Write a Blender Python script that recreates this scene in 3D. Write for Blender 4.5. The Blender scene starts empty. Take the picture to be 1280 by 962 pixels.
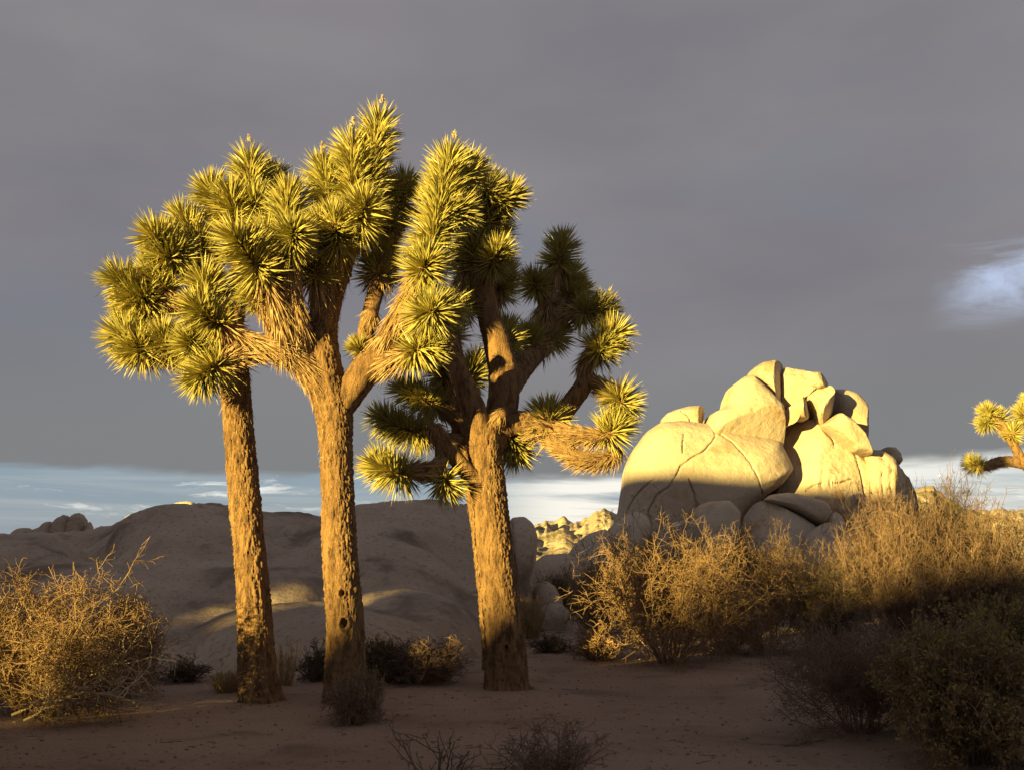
import bpy, math, random
import numpy as np

# ------------------------------------------------------------------ camera
F = 1256.0                       # focal length in photo pixels (photo is 1280 x 962)
CAM_H = 1.6
PITCH = math.atan((700 - 481) / F)
scene = bpy.context.scene
cam_data = bpy.data.cameras.new('camera')
cam = bpy.data.objects.new('camera', cam_data)
scene.collection.objects.link(cam)
cam.location = (0, 0, CAM_H)
cam.rotation_euler = (math.pi / 2 + PITCH, 0, 0)
cam_data.sensor_width = 36.0
cam_data.lens = 36.0 * F / 1280.0
cam_data.clip_start = 0.1
cam_data.clip_end = 3000
scene.camera = cam

# ------------------------------------------------------------------ sun, sky, exposure
SUN_AZ = math.radians(42)        # light travels forward and to the right
SUN_EL = math.radians(6)
sun_data = bpy.data.lights.new('sun', 'SUN')
sun_data.energy = 5.0
sun_data.angle = math.radians(0.53)
sun_data.color = (1.0, 0.75, 0.21)
sun = bpy.data.objects.new('sun', sun_data)
scene.collection.objects.link(sun)
sun.rotation_euler = (math.pi / 2 - SUN_EL, 0, -SUN_AZ)
sun.location = (-30, -40, 30)

scene.view_settings.view_transform = 'Standard'
scene.view_settings.look = 'None'
scene.view_settings.exposure = 1.8
scene.view_settings.gamma = 1.0
scene.view_settings.use_curve_mapping = False

world = bpy.data.worlds.new('World')
scene.world = world
world.use_nodes = True
scene.cycles.max_bounces = 5
scene.cycles.diffuse_bounces = 3
scene.cycles.transmission_bounces = 2
world.cycles.sampling_method = 'MANUAL'
world.cycles.sample_map_resolution = 512
wn, wl = world.node_tree.nodes, world.node_tree.links
wn.clear()


class NB:
    """small node builder"""
    def __init__(self, tree):
        self.t = tree

    def n(self, typ, **kw):
        nd = self.t.nodes.new(typ)
        for k, v in kw.items():
            setattr(nd, k, v)
        return nd

    def put(self, sock, v):
        if hasattr(v, 'is_linked') or isinstance(v, bpy.types.NodeSocket):
            self.t.links.new(v, sock)
        else:
            sock.default_value = v

    def math(self, op, a, b=0.0, c=0.0, clamp=False):
        nd = self.n('ShaderNodeMath', operation=op, use_clamp=clamp)
        for i, v in enumerate((a, b, c)):
            self.put(nd.inputs[i], v)
        return nd.outputs[0]

    def smooth(self, v, lo, hi):
        nd = self.n('ShaderNodeMapRange', interpolation_type='SMOOTHSTEP')
        for i, q in enumerate((v, lo, hi, 0.0, 1.0)):
            self.put(nd.inputs[i], q)
        return nd.outputs[0]

    def mix(self, fac, a, b):
        nd = self.n('ShaderNodeMix', data_type='RGBA')
        self.put(nd.inputs[0], fac)
        for s, v in ((nd.inputs[6], a), (nd.inputs[7], b)):
            if isinstance(v, (tuple, list)) and len(v) == 3:
                v = (*v, 1)
            self.put(s, v)
        return nd.outputs[2]

    def noise(self, vec, scale, detail=4.0, rough=0.55, dist=0.0):
        nd = self.n('ShaderNodeTexNoise')
        self.t.links.new(vec, nd.inputs['Vector'])
        nd.inputs['Scale'].default_value = scale
        nd.inputs['Detail'].default_value = detail
        nd.inputs['Roughness'].default_value = rough
        nd.inputs['Distortion'].default_value = dist
        return nd.outputs[0]

    def mapping(self, vec, scale, loc=(0, 0, 0)):
        nd = self.n('ShaderNodeMapping')
        self.t.links.new(vec, nd.inputs[0])
        nd.inputs['Location'].default_value = loc
        nd.inputs['Scale'].default_value = scale
        return nd.outputs[0]


def build_sky():
    b = NB(world.node_tree)
    sky = b.n('ShaderNodeTexSky', sky_type='NISHITA')
    sky.sun_disc = False
    sky.sun_elevation = SUN_EL
    sky.sun_rotation = math.pi + SUN_AZ
    sky.altitude = 1200
    co = b.n('ShaderNodeTexCoord').outputs['Generated']
    sep = b.n('ShaderNodeSeparateXYZ')
    world.node_tree.links.new(co, sep.inputs[0])
    z = sep.outputs[2]
    # storm deck: grey with faint lilac and warm drifts
    big = b.noise(b.mapping(co, (1.6, 1.6, 3.5), (2.3, .4, 1)), 1.0, 3, .5)
    soft = b.noise(b.mapping(co, (3.0, 3.0, 9.0), (7.3, 1.4, 3)), 1.0, 5, .55)
    deck = b.mix(b.smooth(big, .30, .70), (.098, .094, .106), (.140, .131, .140))
    deck = b.mix(b.math('MULTIPLY', b.smooth(soft, .35, .75), .35), deck, (.150, .146, .146))
    drift = b.noise(b.mapping(co, (2.4, 2.4, 6.0), (3.1, 9.2, 4)), 1.0, 6, .6)
    deck = b.mix(b.math('MULTIPLY', b.smooth(drift, .45, .70), .6), deck, (.098, .108, .130))
    # the deck's underside is a little darker and cooler where it ends above the horizon
    deck = b.mix(b.smooth(z, .26, .08), deck, (.108, .112, .114))
    # bright band under the deck: streaky far clouds with blue gaps
    edge = b.noise(b.mapping(co, (2.2, 2.2, 10.0), (4.1, 3.0, .6)), 1.0, 5, .6)
    streak = b.noise(b.mapping(co, (4.2, 4.2, 75.0), (1.7, 2.0, 5)), 1.0, 6, .62, .6)
    streak2 = b.noise(b.mapping(co, (9.0, 9.0, 60.0), (5.7, 8.0, 2)), 1.0, 6, .65, .4)
    band = b.mix(b.smooth(streak, .40, .66), (.115, .150, .200), (.165, .190, .225))
    band = b.mix(b.math('MULTIPLY', b.smooth(streak2, .55, .70), .85), band, (.50, .49, .475))
    # paler, warmer bank where the horizon is open to the right of straight ahead
    bank = b.math('MULTIPLY', b.smooth(sep.outputs[0], -.06, .06), b.smooth(z, .012, .035))
    bank = b.math('MULTIPLY', bank, b.smooth(sep.outputs[0], .60, .30))
    band = b.mix(b.math('MULTIPLY', bank, b.smooth(streak, .28, .55)), band, (.50, .47, .44))
    clear = b.n('ShaderNodeMix', data_type='RGBA', blend_type='MIX')
    clear.inputs[0].default_value = .35
    wtree = world.node_tree.links
    skym = b.n('ShaderNodeMix', data_type='RGBA', blend_type='MULTIPLY')
    skym.inputs[0].default_value = 1.0
    wtree.new(sky.outputs[0], skym.inputs[6])
    skym.inputs[7].default_value = (.09, .09, .09, 1)
    band = b.mix(.15, band, skym.outputs[2])
    lim = b.math('MULTIPLY_ADD', edge, .085, .040)       # height of the deck's ragged edge
    hi = b.math('ADD', lim, .012)
    col = b.mix(b.smooth(z, lim, hi), band, deck)
    # torn openings in the deck, with paler sky in them
    gapn = b.noise(b.mapping(co, (7.0, 7.0, 22.0), (.62, .35, .9)), 1.0, 7, .68, .5)
    gx = b.math('MULTIPLY', b.smooth(sep.outputs[0], .375, .43), b.smooth(sep.outputs[0], .60, .50))
    gz = b.math('MULTIPLY', b.smooth(z, .19, .245), b.smooth(z, .30, .25))
    gap = b.math('MULTIPLY', b.math('MULTIPLY', gx, gz), b.smooth(gapn, .42, .74))
    col = b.mix(b.math('MULTIPLY', gap, .85), col, (.27, .32, .43))
    # below the horizon: dim ground tone
    col = b.mix(b.smooth(z, -.01, -.06), col, (.05, .042, .035))
    bg = b.n('ShaderNodeBackground')
    wtree.new(col, bg.inputs[0])
    bg.inputs[1].default_value = 0.58
    out = b.n('ShaderNodeOutputWorld')
    wtree.new(bg.outputs[0], out.inputs[0])


build_sky()

# ------------------------------------------------------------------ helpers
COL = scene.collection
CP, SP = math.cos(PITCH), math.sin(PITCH)


def P(px, py, D):
    """photo pixel and distance along +y -> world point"""
    dx, dz = (px - 640) / F, -(py - 481) / F
    y = CP - dz * SP
    z = SP + dz * CP
    return np.array([dx * D / y, D, CAM_H + z * D / y])


def ground_at(px, py):
    dx, dz = (px - 640) / F, -(py - 481) / F
    y = CP - dz * SP
    z = SP + dz * CP
    k = -CAM_H / z
    return np.array([dx * k, y * k, 0.0])


def _hash(ix, iy, iz, seed):
    h = (ix.astype(np.uint32) * np.uint32(374761393) + iy.astype(np.uint32) * np.uint32(668265263)
         + iz.astype(np.uint32) * np.uint32(2147483647) + np.uint32((seed * 974634777) & 0xffffffff))
    h = (h ^ (h >> np.uint32(13))) * np.uint32(1274126177)
    h = (h ^ (h >> np.uint32(16))) * np.uint32(2246822519)
    h = h ^ (h >> np.uint32(15))
    return h.astype(np.float64) / 4294967295.0


def vnoise(p, seed=0):
    """value noise in -1..1, p (n,3)"""
    p = np.asarray(p, float)
    f = np.floor(p)
    i = f.astype(np.int64)
    u = p - f
    u = u * u * u * (u * (u * 6 - 15) + 10)
    r = np.zeros(len(p))
    for dx in (0, 1):
        wx = u[:, 0] if dx else 1 - u[:, 0]
        for dy in (0, 1):
            wy = u[:, 1] if dy else 1 - u[:, 1]
            for dz in (0, 1):
                wz = u[:, 2] if dz else 1 - u[:, 2]
                r += wx * wy * wz * _hash(i[:, 0] + dx, i[:, 1] + dy, i[:, 2] + dz, seed)
    return r * 2 - 1


def fbm(p, octv=4, seed=0, gain=.5):
    p = np.asarray(p, float)
    a, s, r = 1.0, 0.0, np.zeros(len(p))
    for o in range(octv):
        r += a * vnoise(p * (2.03 ** o) + o * 17.3, seed + o)
        s += a
        a *= gain
    return r / s


def worley(p, seed=0):
    """distance to nearest and second nearest feature point"""
    p = np.asarray(p, float)
    i = np.floor(p).astype(np.int64)
    d1 = np.full(len(p), 9.0)
    d2 = np.full(len(p), 9.0)
    for dx in (-1, 0, 1):
        for dy in (-1, 0, 1):
            for dz in (-1, 0, 1):
                c = i + np.array([dx, dy, dz])
                q = np.stack([_hash(c[:, 0], c[:, 1], c[:, 2], seed + k) for k in (1, 2, 3)], 1) + c
                d = np.linalg.norm(q - p, axis=1)
                d2 = np.minimum(d2, np.maximum(d, d1))
                d1 = np.minimum(d1, d)
    return d1, d2


def sstep(v, a, b):
    t = np.clip((v - a) / (b - a), 0, 1)
    return t * t * (3 - 2 * t)


def mesh_np(name, verts, faces, smooth=True):
    """faces: list of int arrays, each (m,k)"""
    me = bpy.data.meshes.new(name)
    verts = np.asarray(verts, np.float32)
    faces = [np.asarray(f, np.int32) for f in faces if len(f)]
    me.vertices.add(len(verts))
    me.vertices.foreach_set('co', verts.ravel())
    nl = sum(f.size for f in faces)
    npoly = sum(len(f) for f in faces)
    me.loops.add(nl)
    me.polygons.add(npoly)
    me.loops.foreach_set('vertex_index', np.concatenate([f.ravel() for f in faces]))
    starts, off = [], 0
    for f in faces:
        starts.append(off + np.arange(len(f)) * f.shape[1])
        off += f.size
    me.polygons.foreach_set('loop_start', np.concatenate(starts).astype(np.int32))
    me.polygons.foreach_set('use_smooth', np.full(npoly, smooth, dtype=bool))
    me.update(calc_edges=True)
    me.validate()
    return me


def obj(name, me, mat=None, parent=None, loc=None):
    o = bpy.data.objects.new(name, me)
    COL.objects.link(o)
    if mat is not None and not me.materials:
        me.materials.append(mat)
    if parent is not None:
        o.parent = parent
    if loc is not None:
        o.location = loc
    return o


def tag(o, label=None, cat=None, group=None, kind=None):
    for k, v in (('label', label), ('category', cat), ('group', group), ('kind', kind)):
        if v:
            o[k] = v
    return o


def thing(name, loc, label, cat, group=None):
    o = bpy.data.objects.new(name, None)
    COL.objects.link(o)
    o.location = loc
    o.empty_display_size = .2
    return tag(o, label, cat, group)


# ------------------------------------------------------------------ materials
def material(name, a, b, scale, rough=.85, c=None, cscale=1.0, cband=(.5, .7), bump=.3, bscale=30.0,
             bdist=.02, stretch=(1, 1, 1), rand=0.0, detail=5, fine=None, spec=.25, trans=0.0):
    m = bpy.data.materials.new(name)
    m.use_nodes = True
    t = m.node_tree
    t.nodes.clear()
    n = NB(t)
    co = n.n('ShaderNodeTexCoord').outputs['Object']
    co = n.mapping(co, stretch)
    col = n.mix(n.smooth(n.noise(co, scale, detail, .6), .32, .68), a, b)
    if c is not None:
        col = n.mix(n.smooth(n.noise(co, cscale, 5, .62, .4), *cband), col, c)
    if fine is not None:
        fcol, fscale, fband = fine
        col = n.mix(n.smooth(n.noise(co, fscale, 3, .6), *fband), col, fcol)
    if rand:
        inf = n.n('ShaderNodeObjectInfo').outputs['Random']
        hsv = n.n('ShaderNodeHueSaturation')
        t.links.new(col, hsv.inputs['Color'])
        t.links.new(n.math('MULTIPLY_ADD', inf, 2 * rand, 1 - rand), hsv.inputs['Value'])
        col = hsv.outputs[0]
    bs = n.n('ShaderNodeBsdfPrincipled')
    t.links.new(col, bs.inputs['Base Color'])
    bs.inputs['Roughness'].default_value = rough
    bs.inputs['Specular IOR Level'].default_value = spec
    if bump:
        bn = n.noise(co, bscale, 8, .65)
        bp = n.n('ShaderNodeBump')
        bp.inputs['Strength'].default_value = bump
        bp.inputs['Distance'].default_value = bdist
        t.links.new(bn, bp.inputs['Height'])
        t.links.new(bp.outputs[0], bs.inputs['Normal'])
    out = n.n('ShaderNodeOutputMaterial')
    if trans:
        tr = n.n('ShaderNodeBsdfTranslucent')
        t.links.new(col, tr.inputs[0])
        mx = n.n('ShaderNodeMixShader')
        mx.inputs[0].default_value = trans
        t.links.new(bs.outputs[0], mx.inputs[1])
        t.links.new(tr.outputs[0], mx.inputs[2])
        t.links.new(mx.outputs[0], out.inputs[0])
    else:
        t.links.new(bs.outputs[0], out.inputs[0])
    return m


M = {}
M['granite'] = material('granite', (.46, .385, .30), (.39, .31, .23), .35, .9, c=(.33, .215, .12), cscale=.5,
                        cband=(.52, .70), bump=.8, bscale=2.4, bdist=.16, fine=((.26, .20, .15), 14.0, (.56, .78)))
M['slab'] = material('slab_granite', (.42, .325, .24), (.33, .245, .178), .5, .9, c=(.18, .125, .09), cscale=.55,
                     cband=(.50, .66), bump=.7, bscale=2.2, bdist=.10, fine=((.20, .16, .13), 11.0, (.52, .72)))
M['hill'] = material('hill_rock', (.44, .36, .26), (.34, .26, .17), .12, .9, c=(.16, .14, .08), cscale=.35,
                     cband=(.55, .62), bump=.8, bscale=.6, bdist=.8)
M['sand'] = material('sand', (.31, .215, .155), (.25, .165, .115), .45, .95, c=(.185, .12, .085), cscale=.9,
                     cband=(.50, .70), bump=1.0, bscale=9.0, bdist=.06, fine=((.15, .10, .07), 38.0, (.57, .72)))
M['bark'] = material('bark', (.33, .195, .09), (.21, .118, .055), 9.0, .95, c=(.115, .066, .034), cscale=16.0,
                     cband=(.46, .64), bump=1.0, bscale=60.0, bdist=.05, stretch=(1, 1, .28))
M['dead_leaf'] = material('dead_leaf', (.46, .32, .16), (.31, .195, .09), 6.0, .8, bump=0, c=(.15, .085, .04),
                          cscale=9.0, cband=(.56, .72))
M['leaf'] = material('leaf', (.48, .405, .115), (.35, .315, .088), 4.0, .45, bump=0, c=(.54, .43, .15), cscale=7.0,
                     cband=(.58, .76), spec=.35, trans=.12)
M['bud'] = material('bud', (.50, .42, .26), (.40, .30, .16), 12.0, .7, bump=0)
M['twig_straw'] = material('twig_straw', (.30, .19, .105), (.20, .122, .065), 5.0, .9, bump=0, rand=.12)
M['twig_red'] = material('twig_red', (.25, .165, .115), (.16, .10, .07), 5.0, .9, bump=0, rand=.12)
M['twig_dark'] = material('twig_dark', (.13, .095, .065), (.085, .06, .042), 5.0, .9, bump=0, rand=.12)
M['twig_pale'] = material('twig_pale', (.42, .33, .22), (.31, .23, .15), 5.0, .9, bump=0)
M['shrub_leaf'] = material('shrub_leaf', (.17, .115, .048), (.11, .078, .034), 3.0, .8, bump=0, trans=.15, rand=.1)
M['shrub_green'] = material('shrub_green', (.21, .175, .055), (.28, .195, .06), 3.0, .8, bump=0, trans=.2)
M['dry_grass'] = material('dry_grass', (.46, .33, .17), (.34, .22, .10), 6.0, .85, bump=0, trans=.15)
M['litter'] = material('litter', (.16, .11, .075), (.26, .19, .14), 8.0, .95, bump=0)


# ------------------------------------------------------------------ ground
def gz(x, y):
    x = np.atleast_1d(np.asarray(x, float))
    y = np.atleast_1d(np.asarray(y, float))
    q = np.stack([x, y, np.zeros_like(x)], 1)
    z = .05 * fbm(q * .16, 3, 5) + .028 * fbm(q * .9, 4, 9) + .012 * fbm(q * 4.0, 3, 11)
    d1, _ = worley(q * 2.3, 77)
    z -= .022 * sstep(d1, .32, .0) * sstep(fbm(q * .5, 2, 31), -.05, .3)       # scuffs and footprints
    return z - .01


def gzs(x, y):
    return float(gz(x, y)[0])


def build_ground():
    n = 380
    k = 5.4
    q = np.linspace(-1, 1, n)
    ax = np.sign(q) * (np.exp(k * np.abs(q)) - 1) * 3.3
    ay = ax + 10.5
    X, Y = np.meshgrid(ax, ay)
    Z = gz(X.ravel(), Y.ravel())
    v = np.stack([X.ravel(), Y.ravel(), Z], 1)
    i = np.arange(n * n).reshape(n, n)
    f = np.stack([i[:-1, :-1], i[:-1, 1:], i[1:, 1:], i[1:, :-1]], -1).reshape(-1, 4)
    o = obj('ground', mesh_np('ground', v, [f]), M['sand'])
    tag(o, 'reddish sandy desert ground with scuffs and pebbles', None, None, 'structure')


build_ground()


# ------------------------------------------------------------------ granite outcrop (polar height field behind the trees)
def interp(pts, x):
    a = np.array(pts, float)
    return np.interp(x, a[:, 0], a[:, 1])


def build_outcrop():
    px = np.arange(-330, 662, 2.4)
    az = (px - 640) / F / CP                            # approx tan of azimuth at the horizon
    nd = 230
    d = 13.0 * (52 / 13.0) ** np.linspace(0, 1, nd)
    A, D = np.meshgrid(az, d)
    PX = np.repeat(px[None, :], nd, 0)
    X, Y = A * D, D
    q = np.stack([X.ravel(), Y.ravel(), np.zeros(X.size)], 1)
    wob = fbm(q * .16, 4, 21).reshape(X.shape)
    wob2 = fbm(q * .5, 4, 24).reshape(X.shape)
    fine = fbm(q * 1.6, 4, 25).reshape(X.shape)
    sky = interp([(-330, 690), (-120, 676), (0, 669), (50, 667), (120, 664), (150, 657), (168, 648), (190, 638), (212, 632),
                  (250, 631), (283, 631), (310, 636), (335, 641), (380, 641), (396, 645), (410, 647), (425, 640), (450, 633),
                  (490, 628), (540, 626), (585, 632), (620, 640), (645, 652), (655, 668), (662, 690)], px)
    foot = interp([(-330, 850), (0, 842), (200, 838), (330, 836), (450, 826), (540, 812), (600, 800), (640, 786), (662, 776)], px)
    tsky = (700 - sky) / F / CP
    D0 = CAM_H * F / (foot - 700)
    DR = interp([(-330, 36), (100, 33), (250, 30), (385, 31), (400, 29), (430, 27), (560, 27), (650, 25), (662, 24.5)], px)
    zr = CAM_H + tsky * DR
    t = (D - D0) / (DR - D0) + .10 * wob
    body = np.where(t < 0, t, np.where(t < 1, np.sin(np.clip(t, 0, 1) * math.pi / 2) ** .85, 1 - .55 * np.clip(t - 1, 0, 1.6) ** 1.6))
    h = zr * body
    h += .42 * wob2 * sstep(t, .1, .5) * sstep(D, 48, 30) + .07 * fine
    # rounded lobes that lie on one another with creases between them
    def lobe(cx, cd, rx, rd, top, tilt=0.0, pw=2.4):
        u = (PX - cx + 26 * wob2 - tilt * (D - cd)) / rx
        w = (D - cd) / rd + .12 * wob
        r = np.abs(u) ** pw + np.abs(w) ** pw
        return top * np.sign(1 - r) * np.abs(1 - r) ** .72 * np.where(r > 1, .8, 1) + .05 * fine + .10 * wob2
    cap = lambda py, D_: CAM_H + (700 - py) / F * D_
    L = [lobe(395, 17.6, 190, 2.8, .88), lobe(330, 20.8, 150, 3.0, 1.50), lobe(505, 19.5, 120, 3.0, 1.05, -4),
         lobe(470, 23, 150, 3.6, 1.95, -5), lobe(120, 20.5, 190, 4.0, 1.55), lobe(250, 25, 170, 4.0, 2.45),
         lobe(20, 26, 170, 5, 2.1), lobe(600, 22, 58, 2.4, 1.0, -3), lobe(560, 24.6, 80, 3.0, 2.0), lobe(370, 26, 60, 3, 2.3)]
    base = h * .86 - .18
    hh = base
    for l in L:
        hh = np.maximum(hh, l)
    # keep the skyline where the photograph has it
    ang = (hh - CAM_H) / D
    mx = ang.max(0)
    sc = tsky / np.maximum(mx, .01)
    k = np.convolve(np.pad(np.clip(sc, .3, 2.5), 4, mode='edge'), np.ones(9) / 9, mode='valid')
    hi = sstep(hh, .8, 2.0)
    hh = hh * (1 - hi) + (CAM_H + (hh - CAM_H) * np.where(hh > CAM_H, k, 1)) * hi
    edge = sstep(PX, 662, 640) * sstep(D, 52, 44)
    hh = hh * edge - .5 * (1 - edge)
    hh = np.maximum(hh, -.8)
    v = np.stack([X.ravel(), Y.ravel(), hh.ravel()], 1)
    n0, n1 = X.shape
    i = np.arange(n0 * n1).reshape(n0, n1)
    f = np.stack([i[:-1, :-1], i[:-1, 1:], i[1:, 1:], i[1:, :-1]], -1).reshape(-1, 4)
    base_pt = np.array([-6.0, 22.0, 0.0])
    root = thing('granite_outcrop', base_pt, 'long low dome of weathered granite in shade behind the spiky trees', 'rock')
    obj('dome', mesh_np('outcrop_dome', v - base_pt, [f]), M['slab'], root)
    return root


outcrop = build_outcrop()


# ------------------------------------------------------------------ boulders
def boulder(poly, D, tf, tb=None, p=2.6, N=110, R=30, amp=.05, nscale=.6, cuts=0, seed=0, tilt=(0, 0), smooth=2,
            cracks=(), cw=.09, cdepth=.22, facets=(), grow_by=1.03, ground=False):
    """closed rock: a traced outline as its widest section at distance D, with real depth in front (tf) and behind (tb)"""
    rng = np.random.default_rng(seed + 100)
    tb = tf if tb is None else tb
    w = np.array([P(a, b, D)[[0, 2]] for a, b in poly])
    w = w.mean(0) + (w - w.mean(0)) * grow_by
    if ground:                                             # carry the foot down into the sand
        zlo, zhi = w[:, 1].min(), w[:, 1].max()
        low = w[:, 1] < zlo + .16 * (zhi - zlo)
        w[low, 1] = np.minimum(w[low, 1], -.35)
    seg = np.linalg.norm(np.roll(w, -1, 0) - w, axis=1)
    cum = np.concatenate([[0], np.cumsum(seg)])
    s = np.linspace(0, cum[-1], N, endpoint=False)
    ww = np.vstack([w, w[:1]])
    b = np.stack([np.interp(s, cum, ww[:, 0]), np.interp(s, cum, ww[:, 1])], 1)
    for _ in range(smooth):
        b = (np.roll(b, 1, 0) + 2 * b + np.roll(b, -1, 0)) / 4
    c = b.mean(0)
    size = math.sqrt(max(np.ptp(b[:, 0]) * np.ptp(b[:, 1]), .01))
    th = np.linspace(.02, math.pi - .02, 2 * R + 1)
    r = np.sin(th) ** (2 / p)
    dep = np.sign(np.cos(th)) * np.abs(np.cos(th)) ** (2 / p)
    bx = c[0] + (b[None, :, 0] - c[0]) * r[:, None]
    bz = c[1] + (b[None, :, 1] - c[1]) * r[:, None]
    by = np.where(dep > 0, -dep * tf, -dep * tb)[:, None] + tilt[0] * (bx - c[0]) + tilt[1] * (bz - c[1]) + D
    v = np.stack([bx, by, bz], -1).reshape(-1, 3)
    ctr = np.array([c[0], D, c[1]])
    for (nx, ny, nz, off) in facets:                       # broken faces
        nn = np.array([nx, ny, nz], float)
        nn /= np.linalg.norm(nn)
        e = (v - ctr) @ nn - off * size
        v -= nn * (np.clip(e, 0, None) * .93)[:, None]
    for _ in range(cuts):
        nn = np.array([rng.normal(0, .75), -1.0, rng.normal(.15, .6)])
        nn /= np.linalg.norm(nn)
        e = (v - ctr) @ nn
        off = np.quantile(e, rng.uniform(.78, .93))
        v -= nn * (np.clip(e - off, 0, None) * .9)[:, None]
    q = v * nscale / max(size, .2) * 3
    a = amp * size
    for ax in range(3):
        v[:, ax] += a * fbm(q + ax * 31.7, 5, seed * 7 + ax, .5)
        v[:, ax] += .35 * a * (1 - 2 * np.abs(fbm(q * 2.3 + ax * 11.1, 4, seed * 5 + ax, .55)))
    for line in cracks:
        L = np.array([P(x_, y_, D)[[0, 2]] for x_, y_ in line])
        dmin = np.full(len(v), 9e9)
        pv = v[:, [0, 2]] + .08 * np.stack([fbm(v * 1.5, 3, 3), fbm(v * 1.5, 3, 4)], 1)
        for k in range(len(L) - 1):
            e = L[k + 1] - L[k]
            tt = np.clip(((pv - L[k]) @ e) / (e @ e), 0, 1)
            dmin = np.minimum(dmin, np.linalg.norm(pv - L[k] - tt[:, None] * e, axis=1))
        fr = v[:, 1] < D + .3
        v[:, 1] += cdepth * np.clip(1 - dmin / cw, 0, 1) * fr
    nr = len(th)
    i = np.arange(nr * N).reshape(nr, N)
    j = np.roll(i, -1, 1)
    f = np.stack([i[:-1], j[:-1], j[1:], i[1:]], -1).reshape(-1, 4)
    v = np.vstack([v, v[i[0]].mean(0), v[i[-1]].mean(0)])
    k0, k1 = nr * N, nr * N + 1
    t1 = np.stack([np.full(N, k0), j[0], i[0]], -1)
    t2 = np.stack([np.full(N, k1), i[-1], j[-1]], -1)
    return v, [f, np.vstack([t1, t2])]


def flip(fs):
    return [f[:, ::-1] for f in fs]


def add_boulder(name, parent, mat, *a, label=None, cat=None, group=None, **k):
    v, f = boulder(*a, **k)
    base = np.array([v[:, 0].mean(), v[:, 1].mean(), v[:, 2].min()])
    off = np.array(parent.location) if parent is not None else base
    me = mesh_np(name, v - off, f)
    o = obj(name, me, mat, parent, None if parent is not None else base)
    tag(o, label, cat, group)
    return o


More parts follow.
